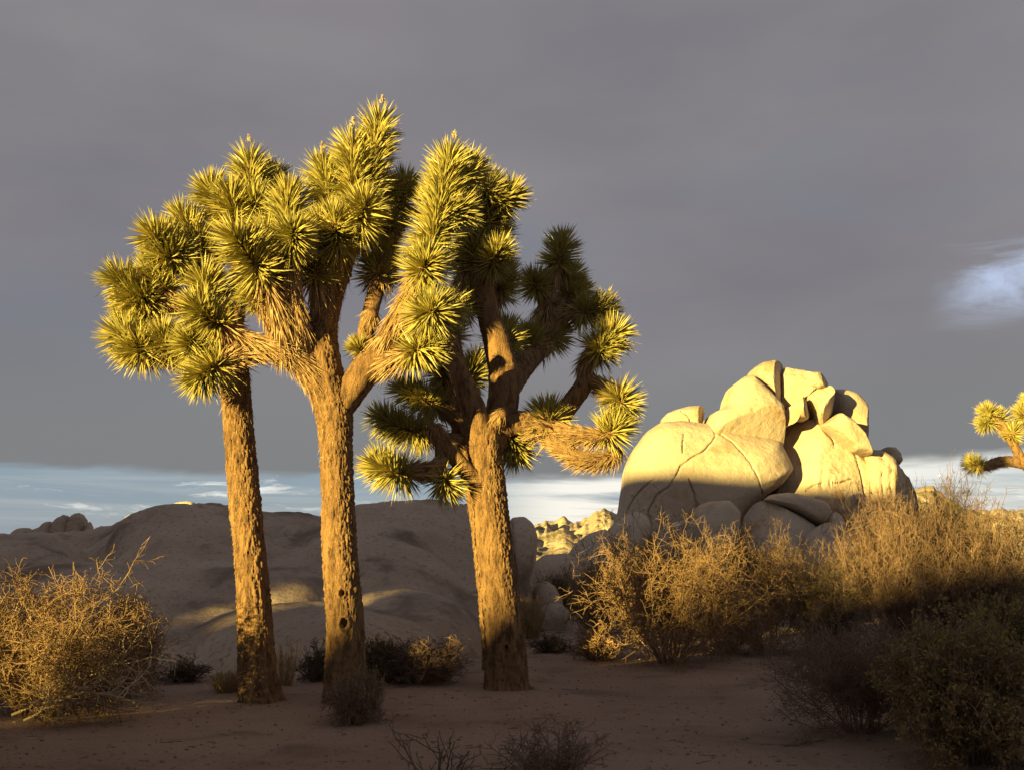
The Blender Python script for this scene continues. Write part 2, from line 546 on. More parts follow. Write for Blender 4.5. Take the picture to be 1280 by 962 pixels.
def build_pile():
    root = thing('rock_formation', P(950, 690, 53), 'tall fractured granite formation glowing yellow in the low sun', 'rock formation')
    g = M['granite']
    big = dict(N=420, R=130, amp=.014, nscale=.5, p=3.1)
    add_boulder('boulder', root, g,
                [(764, 690), (768, 660), (775, 640), (780, 613), (783, 590), (792, 566), (811, 541), (826, 531), (850, 530), (884, 534),
                 (905, 537), (940, 545), (970, 554), (978, 570), (985, 588), (968, 607), (947, 622), (930, 640), (915, 668), (905, 695),
                 (840, 705), (790, 700)],
                52, 3.6, 4.0, tilt=(.06, .14), seed=1, smooth=6, cw=.065, cdepth=.16, ground=True,
                cracks=[[(885, 540), (884, 552), (870, 568), (852, 580), (838, 590), (832, 603), (825, 612), (808, 626), (800, 642), (803, 660)],
                        [(887, 543), (905, 560), (920, 580), (930, 600), (938, 622)],
                        [(806, 606), (795, 614), (786, 625), (774, 648)], [(848, 606), (852, 622), (857, 642)],
                        [(846, 548), (843, 562), (841, 573)]], **big)
    add_boulder('core_rock', root, g, [(800, 690), (810, 570), (840, 530), (900, 530), (935, 490), (990, 478), (1040, 500), (1070, 515), (1080, 575), (1100, 590),
                                       (1110, 690)], 56.5, 1.6, 2.0, p=4, seed=30, amp=.02, ground=True)
    add_boulder('boulder', root, g, [(826, 537), (828, 523), (834, 517), (843, 513), (860, 509), (881, 508), (885, 511), (879, 527), (874, 543), (850, 541)],
                52.6, 1.0, 1.2, p=3.2, seed=2, amp=.02, tilt=(-.1, .2), smooth=1, facets=[(.9, -.35, .0, .42)],
                cracks=[[(848, 516), (857, 524), (859, 538)]], cw=.05)
    add_boulder('boulder', root, g,
                [(876, 548), (880, 532), (888, 518), (898, 514), (906, 508), (910, 495), (915, 483), (928, 473), (937, 471), (955, 490),
                 (972, 510), (973, 530), (973, 562), (940, 570), (900, 562)],
                52.2, 2.3, 2.4, p=4.2, seed=3, amp=.018, tilt=(.05, .28), N=200, R=60, facets=[(.30, -.85, -.45, .42)], nscale=.5)
    add_boulder('boulder', root, g, [(934, 474), (941, 462), (950, 456), (963, 453), (977, 456), (983, 463), (981, 478), (978, 492), (980, 515), (972, 512), (955, 492)],
                53.0, 1.7, 1.8, p=4.0, seed=4, amp=.02, tilt=(.1, .25), facets=[(.85, -.5, .0, .25)])
    add_boulder('boulder', root, g, [(974, 470), (981, 461), (992, 464), (1006, 466), (1017, 470), (1016, 485), (1006, 497), (992, 507), (983, 516), (974, 512)],
                52.8, 1.2, 2.0, p=4.0, seed=5, amp=.03, tilt=(-.45, .1), cuts=2)
    add_boulder('boulder', root, g, [(1003, 467), (1020, 468), (1035, 473), (1041, 476), (1036, 484), (1018, 489), (1008, 486)],
                52.4, 1.0, 1.8, p=4.0, seed=6, amp=.03, smooth=1, cuts=2)
    add_boulder('boulder', root, g, [(1006, 498), (1016, 487), (1036, 484), (1038, 500), (1041, 518), (1035, 524), (1027, 534), (1019, 528), (1016, 515)],
                52.2, 1.2, 1.8, p=4.5, seed=7, amp=.035, smooth=1, cuts=3, tilt=(-.2, .1))
    add_boulder('boulder', root, g, [(976, 524), (983, 512), (1004, 497), (1010, 502), (1016, 513), (1016, 519), (1006, 525), (992, 524), (987, 532), (977, 533)],
                51.4, .9, 1.2, p=3.8, seed=8, amp=.03, smooth=1, cuts=3)
    add_boulder('boulder', root, g,
                [(970, 556), (976, 530), (988, 524), (1010, 522), (1028, 530), (1050, 552), (1080, 564), (1088, 600), (1090, 660), (1050, 675),
                 (960, 675), (955, 640), (972, 610)],
                52.2, 2.5, 3.0, p=4.8, seed=9, amp=.022, ground=True, N=220, R=70, tilt=(-.06, .14), cuts=4, nscale=1.0,
                cracks=[[(985, 528), (983, 545), (988, 552)], [(1025, 533), (1036, 550), (1035, 562)], [(998, 614), (1020, 606), (1040, 606), (1055, 600)],
                        [(1060, 560), (1068, 590), (1070, 625)]], cw=.07)
    add_boulder('boulder', root, g, [(1026, 533), (1047, 518), (1060, 526), (1074, 545), (1082, 570), (1060, 566), (1045, 550)],
                51.6, 1.5, 2.0, p=4.0, seed=10, amp=.02, tilt=(0, .25), smooth=1, cuts=1)
    add_boulder('boulder', root, g, [(1036, 490), (1050, 490), (1065, 494), (1075, 504), (1084, 520), (1088, 540), (1088, 562), (1082, 572), (1070, 560), (1055, 530), (1040, 520)],
                54.8, 1.6, 2.0, p=4.0, seed=11, amp=.02, tilt=(.15, .1), facets=[(.9, -.35, -.1, .3)], cuts=1)
    add_boulder('boulder', root, g, [(1076, 572), (1084, 565), (1096, 566), (1104, 570), (1112, 576), (1112, 640), (1108, 680), (1070, 680)],
                52.2, 1.7, 2.0, p=3.4, seed=12, amp=.03, ground=True, nscale=1.0, cracks=[[(1093, 570), (1090, 600), (1092, 640)], [(1102, 578), (1100, 610), (1103, 640)]], cw=.06)
    add_boulder('boulder', root, g, [(1106, 582), (1113, 576), (1121, 580), (1124, 600), (1126, 620), (1130, 680), (1104, 680)], 54.0, 1.2, 1.6, p=2.8, seed=13, amp=.03, ground=True)
    add_boulder('boulder', root, g, [(1097, 572), (1101, 563), (1108, 559), (1116, 559), (1122, 566), (1126, 576), (1121, 583), (1108, 582)], 54.4, .9, 1.0, p=2.3, seed=14, amp=.03)
    add_boulder('boulder', root, g, [(1116, 590), (1124, 583), (1130, 594), (1138, 601), (1144, 615), (1150, 680), (1112, 680)], 55.0, .9, 1.4, p=2.8, seed=15, amp=.05, ground=True, cuts=3)
    return root


pile = build_pile()

LOOSE = [
    ([(926, 672), (935, 641), (946, 628), (956, 624), (990, 640), (1021, 656), (1010, 680), (945, 684)], 47.5, 1.3, 'large wedge shaped boulder under the split slab at the formation foot', dict(p=3.2, tilt=(.1, .3), cuts=1)),
    ([(955, 625), (965, 618), (985, 616), (1010, 621), (1031, 628), (1037, 642), (1029, 655), (1018, 656), (990, 640)], 48.3, 1.2, 'split granite slab resting on the wedge shaped boulder', dict(p=3.0, tilt=(.1, .2))),
    ([(1050, 655), (1053, 635), (1060, 621), (1072, 616), (1081, 622), (1096, 642), (1104, 662), (1080, 672), (1060, 668)], 49, 1.3, 'leaning dark boulder at the right foot of the formation', dict(p=2.6)),
    ([(1033, 668), (1035, 645), (1044, 639), (1052, 648), (1057, 662), (1055, 678), (1040, 682)], 47.6, .7, 'small upright boulder between the split slab and the leaning boulder', dict(p=2.5)),
    ([(994, 700), (1000, 672), (1020, 659), (1038, 652), (1052, 668), (1062, 700)], 46.6, 1.1, 'broad low boulder below the split slab', dict(p=2.4)),
    ([(1060, 668), (1066, 653), (1079, 646), (1092, 658), (1094, 676), (1065, 680)], 47.2, .8, 'round boulder below the leaning boulder', dict(p=2.3)),
    ([(1036, 705), (1044, 672), (1075, 662), (1100, 668), (1112, 705)], 46, 1.0, 'flat topped boulder in front of the round boulder, half behind red shrubs', dict(p=2.6)),
    ([(856, 700), (862, 652), (870, 636), (885, 628), (912, 626), (925, 640), (922, 665), (908, 700)], 47.6, 1.2, 'rusty rounded boulder tucked under the great yellow dome', dict(p=2.3)),
    ([(872, 712), (878, 685), (887, 672), (900, 664), (912, 672), (914, 712)], 44.5, .8, 'pale small boulder in front of the rusty rounded boulder', dict(p=2.6, cuts=2)),
    ([(750, 700), (754, 672), (765, 655), (780, 645), (795, 639), (806, 644), (812, 656), (808, 680), (792, 700)], 46.5, 1.3, 'rounded boulder leaning against the left foot of the formation', dict(p=2.4)),
    ([(705, 712), (711, 692), (720, 679), (737, 667), (755, 661), (766, 672), (764, 700), (740, 712)], 45, 1.2, 'sloping dark boulder beside the gap to the sunlit hill', dict(p=2.4)),
    ([(714, 712), (718, 692), (730, 683), (742, 684), (748, 696), (745, 714), (722, 716)], 43, .7, 'small rounded boulder before the sloping dark boulder', dict(p=2.3)),
    ([(655, 735), (664, 706), (680, 695), (705, 691), (722, 697), (734, 712), (730, 735), (690, 745)], 33, 1.2, 'low wide boulder beyond the end of the granite dome', dict(p=2.5)),
    ([(706, 740), (712, 708), (730, 699), (760, 697), (778, 706), (782, 735), (740, 745)], 36, 1.2, 'low grey boulder behind the round twiggy shrub', dict(p=2.5)),
    ([(806, 690), (812, 670), (838, 656), (856, 650), (864, 656), (850, 690)], 46, .8, 'thin wedge of rock lying along the dome foot', dict(p=3.0, cuts=1)),
    ([(660, 768), (666, 742), (672, 731), (682, 726), (694, 733), (703, 750), (706, 768)], 25.5, .55, 'small round boulder behind the tall tuft of dry grass', dict(p=2.3)),
    ([(668, 778), (674, 760), (688, 754), (702, 756), (712, 766), (712, 780)], 24.6, .5, 'flat pale rock at the edge of the sandy path', dict(p=2.8)),
    ([(634, 790), (632, 740), (636, 690), (634, 660), (640, 649), (655, 647), (666, 656), (671, 672), (669, 700), (664, 722), (668, 760), (664, 790)], 26.5, 2.0, 'blunt rounded nose of granite at the end of the long dome', dict(p=2.6, N=160, R=50)),
    ([(62, 690), (64, 668), (66, 652), (74, 645), (82, 642), (86, 648), (88, 672), (86, 690)], 38, .7, 'upright grey boulder standing on the dome, beside its rounder twin', dict(p=2.8, smooth=0, amp=.06, grow_by=.96)),
    ([(85, 690), (86, 650), (92, 642), (100, 641), (105, 648), (106, 668), (104, 690)], 38.2, .7, 'upright rounded boulder standing on the dome beside its pointed neighbour', dict(p=2.8, smooth=0, amp=.06, grow_by=.96)),
    ([(104, 690), (107, 662), (112, 653), (114, 660), (124, 667), (126, 690)], 38, .4, 'small pointed rock at the right of the upright boulders', dict(p=3.2, smooth=0)),
    ([(8, 690), (14, 668), (24, 661), (36, 660), (41, 668), (44, 690)], 38, .7, 'low block at the far end of the row of upright boulders', dict(p=2.8)),
    ([(38, 690), (40, 662), (52, 658), (58, 651), (64, 652), (66, 690)], 37.6, .6, 'stepped low block leaning on the upright grey boulder', dict(p=2.8)),
    ([(-14, 690), (-6, 670), (6, 665), (13, 668), (16, 690)], 38, .6, 'small dark block beyond the low block on the dome', dict(p=2.8)),
    ([(152, 690), (155, 652), (162, 643), (176, 641), (180, 650), (180, 690)], 66, 1.5, 'orange lit boulder peeping over the granite dome', dict(p=2.6)),
    ([(190, 690), (200, 634), (212, 627), (228, 625), (242, 629), (246, 690)], 80, 2.5, 'sunlit rock crest showing above the top of the dome', dict(p=2.8, cuts=2)),
]
for k, (poly, D, tf, label, kw) in enumerate(LOOSE):
    args = dict(p=2.6, N=90, R=26, amp=.03, seed=40 + k)
    args['ground'] = 'resting on the wedge' not in label
    args.update(kw)
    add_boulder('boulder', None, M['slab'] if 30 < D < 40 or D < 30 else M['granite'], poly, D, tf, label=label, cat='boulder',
                group='loose boulders around the outcrops', **args)


# ------------------------------------------------------------------ far hill and the unseen shade-casting ridge behind the camera
def build_far_hill():
    px = np.arange(540, 1500, 1.5)
    d = np.linspace(110, 215, 110)
    sky = interp([(540, 690), (600, 672), (650, 657), (668, 656), (680, 652), (692, 653), (702, 647), (716, 655), (733, 647),
                  (753, 636), (768, 643), (790, 640), (900, 640), (1050, 628), (1120, 622), (1140, 612), (1158, 611), (1170, 622), (1190, 636), (1215, 640),
                  (1235, 638), (1260, 640), (1300, 636), (1400, 650), (1500, 690)], px)
    A, D = np.meshgrid((px - 640) / F / CP, d)
    X = A * D
    ts = (700 - sky) / F / CP
    t = (D - 112) / (185 - 112)
    prof = np.where(t < 1, np.clip(t, 0, 1) ** .8, 1 - (t - 1) * 1.2)
    q = np.stack([X.ravel(), D.ravel(), np.zeros(X.size)], 1)
    d1, d2 = worley(q * np.array([.16, .10, 1]), 5)
    e1, e2 = worley(q * np.array([.42, .25, 1]), 8)
    lump = ((1 - d1) * 2.6 + (1 - e1) * 1.2 + 1.3 * fbm(q * .1, 3, 2)).reshape(X.shape)
    h = (CAM_H + ts * 185) * prof + (lump - 2.2) * sstep(t, 0, .3)
    mx = ((h - CAM_H) / D).max(0)
    h = CAM_H + (h - CAM_H) * np.where(h > CAM_H, (ts + .0015 * vnoise(np.stack([px * .21, px * 0, px * 0], 1), 3)) / np.maximum(mx, .004), 1)
    h = np.where(t < .01, -.6, h)
    h[-1, :] = -.6
    v = np.stack([X.ravel(), D.ravel(), h.ravel()], 1)
    n0, n1 = X.shape
    i = np.arange(n0 * n1).reshape(n0, n1)
    f = np.stack([i[:-1, :-1], i[:-1, 1:], i[1:, 1:], i[1:, :-1]], -1).reshape(-1, 4)
    o = obj('hill', mesh_np('hill', v, [f]), M['hill'])
    tag(o, 'far boulder strewn hill lit gold by the low sun', None, None, 'structure')


build_far_hill()
CA, SA = math.cos(SUN_AZ), math.sin(SUN_AZ)


def st_to_xy(s, t):
    return s * CA + t * SA, -s * SA + t * CA


def build_shade_ridge():
    """rocky ridge behind the photographer: its long evening shadow lies over the sand"""
    s = np.concatenate([np.arange(-58, -18, .8), np.arange(-18, -2, .1), np.arange(-2, 60, .8)])
    t = np.arange(-86, -48, .8)
    S, T = np.meshgrid(s, t)
    H = interp([(-58, 0), (-54, 9), (-50, 16.5), (-16.6, 17.0), (-16.1, 13), (-15.95, 8.35), (-15.6, 8.35), (-15.45, 13), (-14.75, 13), (-14.6, 8.35), (-14.3, 8.35), (-14.1, 17),
                (-12.9, 17), (-12.4, 15), (-11.6, 9), (-10.9, 7.2), (-10.3, 7.3), (-9.8, 7.9), (-9.2, 8.3), (-8.9, 8.6),
                (-8.5, 8.9), (-8.1, 9.4), (-7.6, 9.7), (-7.0, 9.9), (-6.0, 10.0), (-5, 10.0), (0, 9.8), (6, 9.6), (20, 10.5), (40, 9), (60, 0)], s)  # crest heights fitted to the shade wanted, with slots for sun patches
    H = H + .22 * vnoise(np.stack([s * .9, s * 0, s * 0], 1), 4) * (s > -10.5) + .05 * vnoise(np.stack([s * 2.7, s * 0, s * 0], 1), 6)
    prof = np.clip(1 - np.abs((T + 62) / 17.0) ** 1.6, -.1, 1)
    q = np.stack([S.ravel() * .3, T.ravel() * .3, S.ravel() * 0], 1)
    d1, _ = worley(q, 3)
    h = H[None, :] * prof - (d1.reshape(S.shape)) * 1.2 * sstep(np.abs(T + 62), 1.5, 6)
    X, Y = st_to_xy(S, T)
    v = np.stack([X.ravel(), Y.ravel(), h.ravel() - .2], 1)
    n0, n1 = S.shape
    i = np.arange(n0 * n1).reshape(n0, n1)
    f = np.stack([i[:-1, :-1], i[:-1, 1:], i[1:, 1:], i[1:, :-1]], -1).reshape(-1, 4)
    o = obj('hill', mesh_np('ridge', v, [f]), M['hill'])
    tag(o, 'rocky ridge behind the photographer that shades the sand', None, None, 'structure')
    # added capstone: roofs the two slots so only small sun patches get through
    th, ph = np.meshgrid(np.linspace(0, 2 * math.pi, 40, endpoint=False), np.linspace(.03, math.pi - .03, 24))
    sup = lambda v: np.sign(v) * np.abs(v) ** .5
    ss = -15.2 + 2.6 * sup(np.cos(th)) * np.sqrt(np.sin(ph))
    tt = -62 + 2.4 * sup(np.sin(th)) * np.sqrt(np.sin(ph))
    zz = 13.0 + 4.1 * sup(np.cos(ph))
    X, Y = st_to_xy(ss, tt)
    v = np.stack([X.ravel(), Y.ravel(), zz.ravel()], 1)
    v += .12 * np.stack([fbm(v * .7 + 9 * k, 3, k) for k in range(3)], 1)
    i = np.arange(24 * 40).reshape(24, 40)
    j = np.roll(i, -1, 1)
    f = np.stack([i[:-1], j[:-1], j[1:], i[1:]], -1).reshape(-1, 4)
    base = np.array([*st_to_xy(-15.2, -62), 9.1])
    o = obj('boulder', mesh_np('capstone', v - base, [f]), M['hill'], None, base)
    tag(o, 'capstone boulder bridging the clefts in the ridge behind the photographer', 'boulder')


build_shade_ridge()


# ------------------------------------------------------------------ spiky yucca trees
def catmull(pts, rad, step):
    pts = np.asarray(pts, float)
    rad = np.asarray(rad, float)
    p = np.vstack([2 * pts[0] - pts[1], pts, 2 * pts[-1] - pts[-2]])
    r = np.concatenate([[rad[0]], rad, [rad[-1]]])
    op, orr = [], []
    for k in range(1, len(p) - 2):
        L = np.linalg.norm(p[k + 1] - p[k])
        m = max(2, int(L / step))
        for t in np.arange(m) / m:
            t2, t3 = t * t, t * t * t
            op.append(.5 * ((2 * p[k]) + (-p[k - 1] + p[k + 1]) * t + (2 * p[k - 1] - 5 * p[k] + 4 * p[k + 1] - p[k + 2]) * t2
                            + (-p[k - 1] + 3 * p[k] - 3 * p[k + 1] + p[k + 2]) * t3))
            orr.append(r[k] + (r[k + 1] - r[k]) * t)
    op.append(p[-2])
    orr.append(r[-2])
    return np.array(op), np.array(orr)


def frames(c):
    t = np.gradient(c, axis=0)
    t /= np.linalg.norm(t, axis=1)[:, None]
    ref = np.array([0.3, -1.0, 0.2]) if abs(t[0, 2]) > .5 else np.array([0.1, 0.2, 1.0])
    u = np.zeros_like(t)
    a = ref - t[0] * (ref @ t[0])
    for k in range(len(t)):
        a = a - t[k] * (a @ t[k])
        a /= np.linalg.norm(a)
        u[k] = a
    return t, u, np.cross(t, u)


def bark_tube(c, r, sides, amp, seed, flare=0):
    t, u, w = frames(c)
    s = np.concatenate([[0], np.cumsum(np.linalg.norm(np.diff(c, axis=0), axis=1))])
    th = np.linspace(0, 2 * math.pi, sides, endpoint=False)
    TH, S = np.meshgrid(th, s)
    Rm = r[:, None] * np.ones_like(TH)
    rr = max(r.mean(), .02)
    q = np.stack([(np.cos(TH) * rr).ravel() * 46, (np.sin(TH) * rr).ravel() * 46, S.ravel() * 13.0], 1)
    plates = np.abs(vnoise(q, seed)) + .5 * np.abs(vnoise(q * 2.1 + 5, seed + 1))
    lump = fbm(q * .09, 3, seed + 3)
    ser = vnoise(q * np.array([1.2, 1.2, 3.2]) + 9, seed + 5)
    disp = (amp * (plates * 1.3 - .65 + .35 * ser) + rr * .11 * lump).reshape(TH.shape)
    Rm = Rm + disp
    if flare:
        Rm *= 1 + flare * np.exp(-S / .12) * (1 + .5 * np.cos(TH * 5 + seed))
    v = c[:, None, :] + Rm[..., None] * (np.cos(TH)[..., None] * u[:, None, :] + np.sin(TH)[..., None] * w[:, None, :])
    n = len(c)
    i = np.arange(n * sides).reshape(n, sides)
    j = np.roll(i, -1, 1)
    f = np.stack([i[:-1], j[:-1], j[1:], i[1:]], -1).reshape(-1, 4)
    v = np.vstack([v.reshape(-1, 3), c[-1] + t[-1] * r[-1] * .4, c[0]])
    e1 = np.stack([i[-1], j[-1], np.full(sides, n * sides)], -1)
    e0 = np.stack([j[0], i[0], np.full(sides, n * sides + 1)], -1)
    return v, [f, np.vstack([e1, e0])]


def blades(base, d, ln, w, curve, rng):
    """three-sided tapering spikes. base,d (n,3), ln,w (n)"""
    n = len(base)
    ref = rng.normal(size=(n, 3))
    s1 = np.cross(d, ref)
    s1 /= np.linalg.norm(s1, axis=1)[:, None]
    s2 = np.cross(d, s1)
    v = np.zeros((n, 7, 3))
    mid = base + d * (ln * .45)[:, None] - curve * .35
    tip = base + d * ln[:, None] - curve
    for k in range(3):
        a = 2 * math.pi * k / 3
        o = s1 * math.cos(a) + s2 * math.sin(a) * .55
        v[:, k] = base + o * (w * .5)[:, None]
        v[:, 3 + k] = mid + o * (w * .46)[:, None]
    v[:, 6] = tip
    b = (np.arange(n) * 7)[:, None]
    q = np.concatenate([b + np.array([[k, (k + 1) % 3, 3 + (k + 1) % 3, 3 + k]]) for k in range(3)])
    t = np.concatenate([b + np.array([[3 + k, 3 + (k + 1) % 3, 6]]) for k in range(3)])
    return v.reshape(-1, 3), [q, t]


def along(c, r, s):
    seg = np.concatenate([[0], np.cumsum(np.linalg.norm(np.diff(c, axis=0), axis=1))])
    t, u, w = frames(c)
    s = np.clip(s, 0, seg[-1])
    f = lambda a: np.stack([np.interp(s, seg, a[:, k]) for k in range(3)], 1)
    return f(c), f(t), f(u), f(w), np.interp(s, seg, r), seg[-1]


def leaf_sleeve(c, r, L, rng, lf=1.0):
    """living leaves over the last L metres of a stem"""
    total = along(c, r, np.zeros(1))[5]
    L = min(L, total * .97)
    n = int(150 + 640 * L)
    g = rng.random(n) ** .85
    s = total - L * g
    b, t, u, w, rr, _ = along(c, r, s)
    th = np.arange(n) * 2.39996 + rng.normal(0, .25, n)
    back = g * L                                              # distance behind the tip
    phi = 18 + 46 * np.clip(back / .16, 0, 1) + 42 * sstep(back, L * .55, L) + rng.normal(0, 9, n)
    phi = np.radians(np.clip(phi, 3, 138))
    rad = np.cos(th)[:, None] * u + np.sin(th)[:, None] * w
    d = np.cos(phi)[:, None] * t + np.sin(phi)[:, None] * rad
    d[:, 2] += .03
    d /= np.linalg.norm(d, axis=1)[:, None]
    ln = lf * .33 * (1 + rng.normal(0, .10, n)) * (1 - .30 * sstep(back, .10, 0.0))
    wd = lf * .026 * (1 + rng.normal(0, .12, n))
    curve = np.zeros((n, 3))
    curve[:, 2] = ln * .04 * rng.random(n) * np.sin(phi)
    curve -= t * (ln * .03 * rng.random(n))[:, None]
    return blades(b + rad * (rr * .6)[:, None], d, ln, wd, curve, rng)


def dead_sleeve(c, r, s0, s1, rng, dens=520, lf=1.0, lift=18, thin=1.0):
    """dry reflexed leaves lying back along the stem between arc lengths s0 and s1"""
    n = max(12, int(dens * (s1 - s0)))
    s = s0 + (s1 - s0) * rng.random(n)
    b, t, u, w, rr, tot = along(c, r, s)
    th = rng.random(n) * 2 * math.pi
    g = (s - s0) / max(s1 - s0, 1e-6)
    phi = np.radians(np.clip(180 - lift - 38 * g ** 3 + rng.normal(0, 11, n), 70, 178))
    rad = np.cos(th)[:, None] * u + np.sin(th)[:, None] * w
    d = np.cos(phi)[:, None] * t + np.sin(phi)[:, None] * rad
    d[:, 2] -= .18
    d /= np.linalg.norm(d, axis=1)[:, None]
    ln = lf * .20 * (1 + rng.normal(0, .22, n))
    wd = lf * .0155 * thin * (1 + rng.normal(0, .2, n))
    curve = np.zeros((n, 3))
    curve[:, 2] = ln * .16 * rng.random(n)
    return blades(b + rad * (rr * .93)[:, None], d, np.abs(ln), np.abs(wd), curve, rng)


def bud_mesh(p, d, rng, k=1.0):
    n = 34
    s = rng.random(n)
    th = rng.random(n) * 2 * math.pi
    ref = np.array([.3, -1, .1])
    u = np.cross(d, ref); u /= np.linalg.norm(u)
    w = np.cross(d, u)
    rad = np.cos(th)[:, None] * u + np.sin(th)[:, None] * w
    b = p + d * (s * .17 * k)[:, None] + rad * (.02 * (1 - s))[:, None]
    dd = d * .75 + rad * .7
    dd /= np.linalg.norm(dd, axis=1)[:, None]
    return blades(b, dd, .075 * k * (1 - .4 * s), np.full(n, .026 * k), np.zeros((n, 3)), rng)


def build_tree(D, trunk, limbs, label, seed, fringe=(), holes=(), group='spiky yucca trees', bark_amp=.017):
    rng = np.random.default_rng(seed)
    k = lambda d: d / F
    def path(pts, step):
        w = np.array([P(a, b, D + dd) for a, b, dd, _ in pts])
        r = np.array([q[3] * (D + q[2]) / F for q in pts])
        return catmull(w, r, step)
    c, r = path(trunk, .013)
    base = np.array([c[0][0], c[0][1], gzs(c[0][0], c[0][1])])
    dz = base[2] - .06 - c[0][2]
    root = thing('yucca_tree', base, label, 'tree', group)
    sh = np.clip(1 - (c[:, 2] - c[0][2]) / .8, 0, 1)[:, None] * np.array([0, 0, dz])
    c = c + sh
    v, f = bark_tube(c, r, 140 if r.mean() > .12 else 60, bark_amp, seed, .10)
    for (hx, hy, hr) in holes:
        h0 = P(hx, hy, D)
        e = np.hypot((v[:, 0] - h0[0]) / hr, (v[:, 2] - h0[2]) / (hr * 1.35))
        fr = v[:, 1] < D
        v[:, 1] += fr * (.10 * np.clip(1 - e, 0, 1) ** .5 - .022 * np.exp(-((e - 1.3) / .3) ** 2))
    tr = obj('trunk', mesh_np('trunk', v - base, f), M['bark'], root)
    tot = np.linalg.norm(np.diff(c, axis=0), axis=1).sum()
    for (a, b, dens, lf) in fringe:
        v, f = dead_sleeve(c, r, tot * a, tot * b, rng, dens, lf, 9)
        obj('dead_leaf_fringe', mesh_np('fringe', v - base, f, False), M['dead_leaf'], tr)['kind'] = 'stuff'
    for q, lim in enumerate(limbs):
        pts, leaf, shag = lim[0], lim[1], lim[2]
        opt = lim[3] if len(lim) > 3 else {}
        c, r = path(pts, .025)
        v, f = bark_tube(c, r, 30, bark_amp * .55, seed + q + 1)
        br = obj('branch', mesh_np('branch', v - base, f), M['bark'], root)
        tot = np.linalg.norm(np.diff(c, axis=0), axis=1).sum()
        L = leaf * D / F
        lf = opt.get('lf', 1.0)
        if leaf:
            v, f = leaf_sleeve(c, r, L, rng, lf)
            obj('leaf_rosette', mesh_np('rosette', v - base, f, False), M['leaf'], br)
        L = min(L, tot)
        if shag:
            s1 = tot - L + (.05 if leaf else 0)
            s0 = max(0.0, s1 - shag * D / F)
            v, f = dead_sleeve(c, r, s0, min(s1, tot), rng, opt.get('dens', 820), lf * opt.get('dl', 1.0), opt.get('lift', 17))
            obj('dead_leaf_skirt', mesh_np('skirt', v - base, f, False), M['dead_leaf'], br)['kind'] = 'stuff'
        if opt.get('bud'):
            d = c[-1] - c[-4]
            d /= np.linalg.norm(d)
            v, f = bud_mesh(c[-1] + d * .20, d * .6 + np.array([0, 0, .4]), rng, .62)
            obj('flower_bud', mesh_np('bud', v - base, f, False), M['bud'], br)
    return root


BUD = {'bud': 1}
build_tree(12.1,
    [(326, 878, 0, 27), (324, 862, 0, 25), (322, 840, 0, 23), (318, 760, 0, 20.5), (311, 680, 0, 19), (304, 600, 0, 18),
     (298, 530, 0, 18), (294, 480, 0, 18.5), (291, 440, 0, 17.5), (287, 405, .05, 15)],
    [([(291, 440, 0, 14), (280, 385, .2, 13), (264, 340, .35, 12), (247, 305, .4, 9), (232, 280, .4, 6), (224, 266, .35, 5)], 72, 75),
     ([(255, 325, .35, 10), (225, 318, .2, 8), (200, 300, .0, 6), (188, 290, -.15, 5)], 46, 40),
     ([(285, 410, .1, 13), (250, 385, .1, 10), (205, 375, .1, 9), (172, 364, .0, 7), (150, 350, -.1, 5), (142, 345, -.15, 4)], 46, 95),
     ([(205, 375, .1, 8), (182, 385, .1, 7), (164, 388, .1, 5), (156, 386, .1, 4)], 36, 30),
     ([(292, 450, 0, 13), (250, 447, -.1, 11), (205, 440, -.15, 10), (175, 432, -.2, 8), (155, 421, -.2, 6), (144, 415, -.2, 4)], 42, 110),
     ([(190, 437, -.15, 8), (172, 438, -.25, 6), (162, 434, -.3, 4)], 24, 22),
     ([(245, 447, -.1, 9), (247, 440, -.3, 7), (240, 430, -.5, 5), (237, 422, -.6, 4)], 32, 22),
     ([(215, 372, .1, 8), (195, 350, .1, 6), (185, 336, .1, 5)], 42, 25),
     ([(288, 420, .1, 14), (298, 370, .35, 13), (306, 320, .5, 12), (312, 270, .6, 10), (313, 225, .6, 7), (312, 196, .6, 5)], 92, 90, BUD),
     ([(306, 310, .5, 10), (285, 280, .5, 8), (268, 248, .45, 6), (260, 231, .4, 5)], 50, 45),
     ([(312, 270, .6, 9), (330, 245, .85, 7), (338, 226, 1, 5), (341, 216, 1.05, 4)], 36, 30),
     ([(312, 275, .6, 8), (318, 260, .4, 6), (325, 247, .3, 5)], 30, 15),
     ([(306, 300, .5, 8), (292, 260, .35, 6), (287, 238, .3, 5)], 42, 30),
     ([(235, 322, .25, 8), (210, 322, .0, 6), (196, 318, -.1, 4)], 38, 25),
     ([(190, 372, .05, 8), (170, 374, -.05, 6), (157, 370, -.1, 4)], 34, 15),
     ([(264, 340, .35, 9), (245, 314, .5, 7), (237, 296, .55, 5)], 50, 30),
     ([(215, 441, -.15, 8), (206, 428, -.25, 6), (202, 416, -.3, 4)], 30, 15),
     ([(272, 405, .1, 9), (258, 365, .1, 7), (252, 342, .1, 5)], 36, 45)],
    'leaning shaggy yucca tree with the darkest trunk, its crown the farthest from the formation', 11,
    fringe=((.45, .99, 620, .45), (.02, .5, 420, .28)))

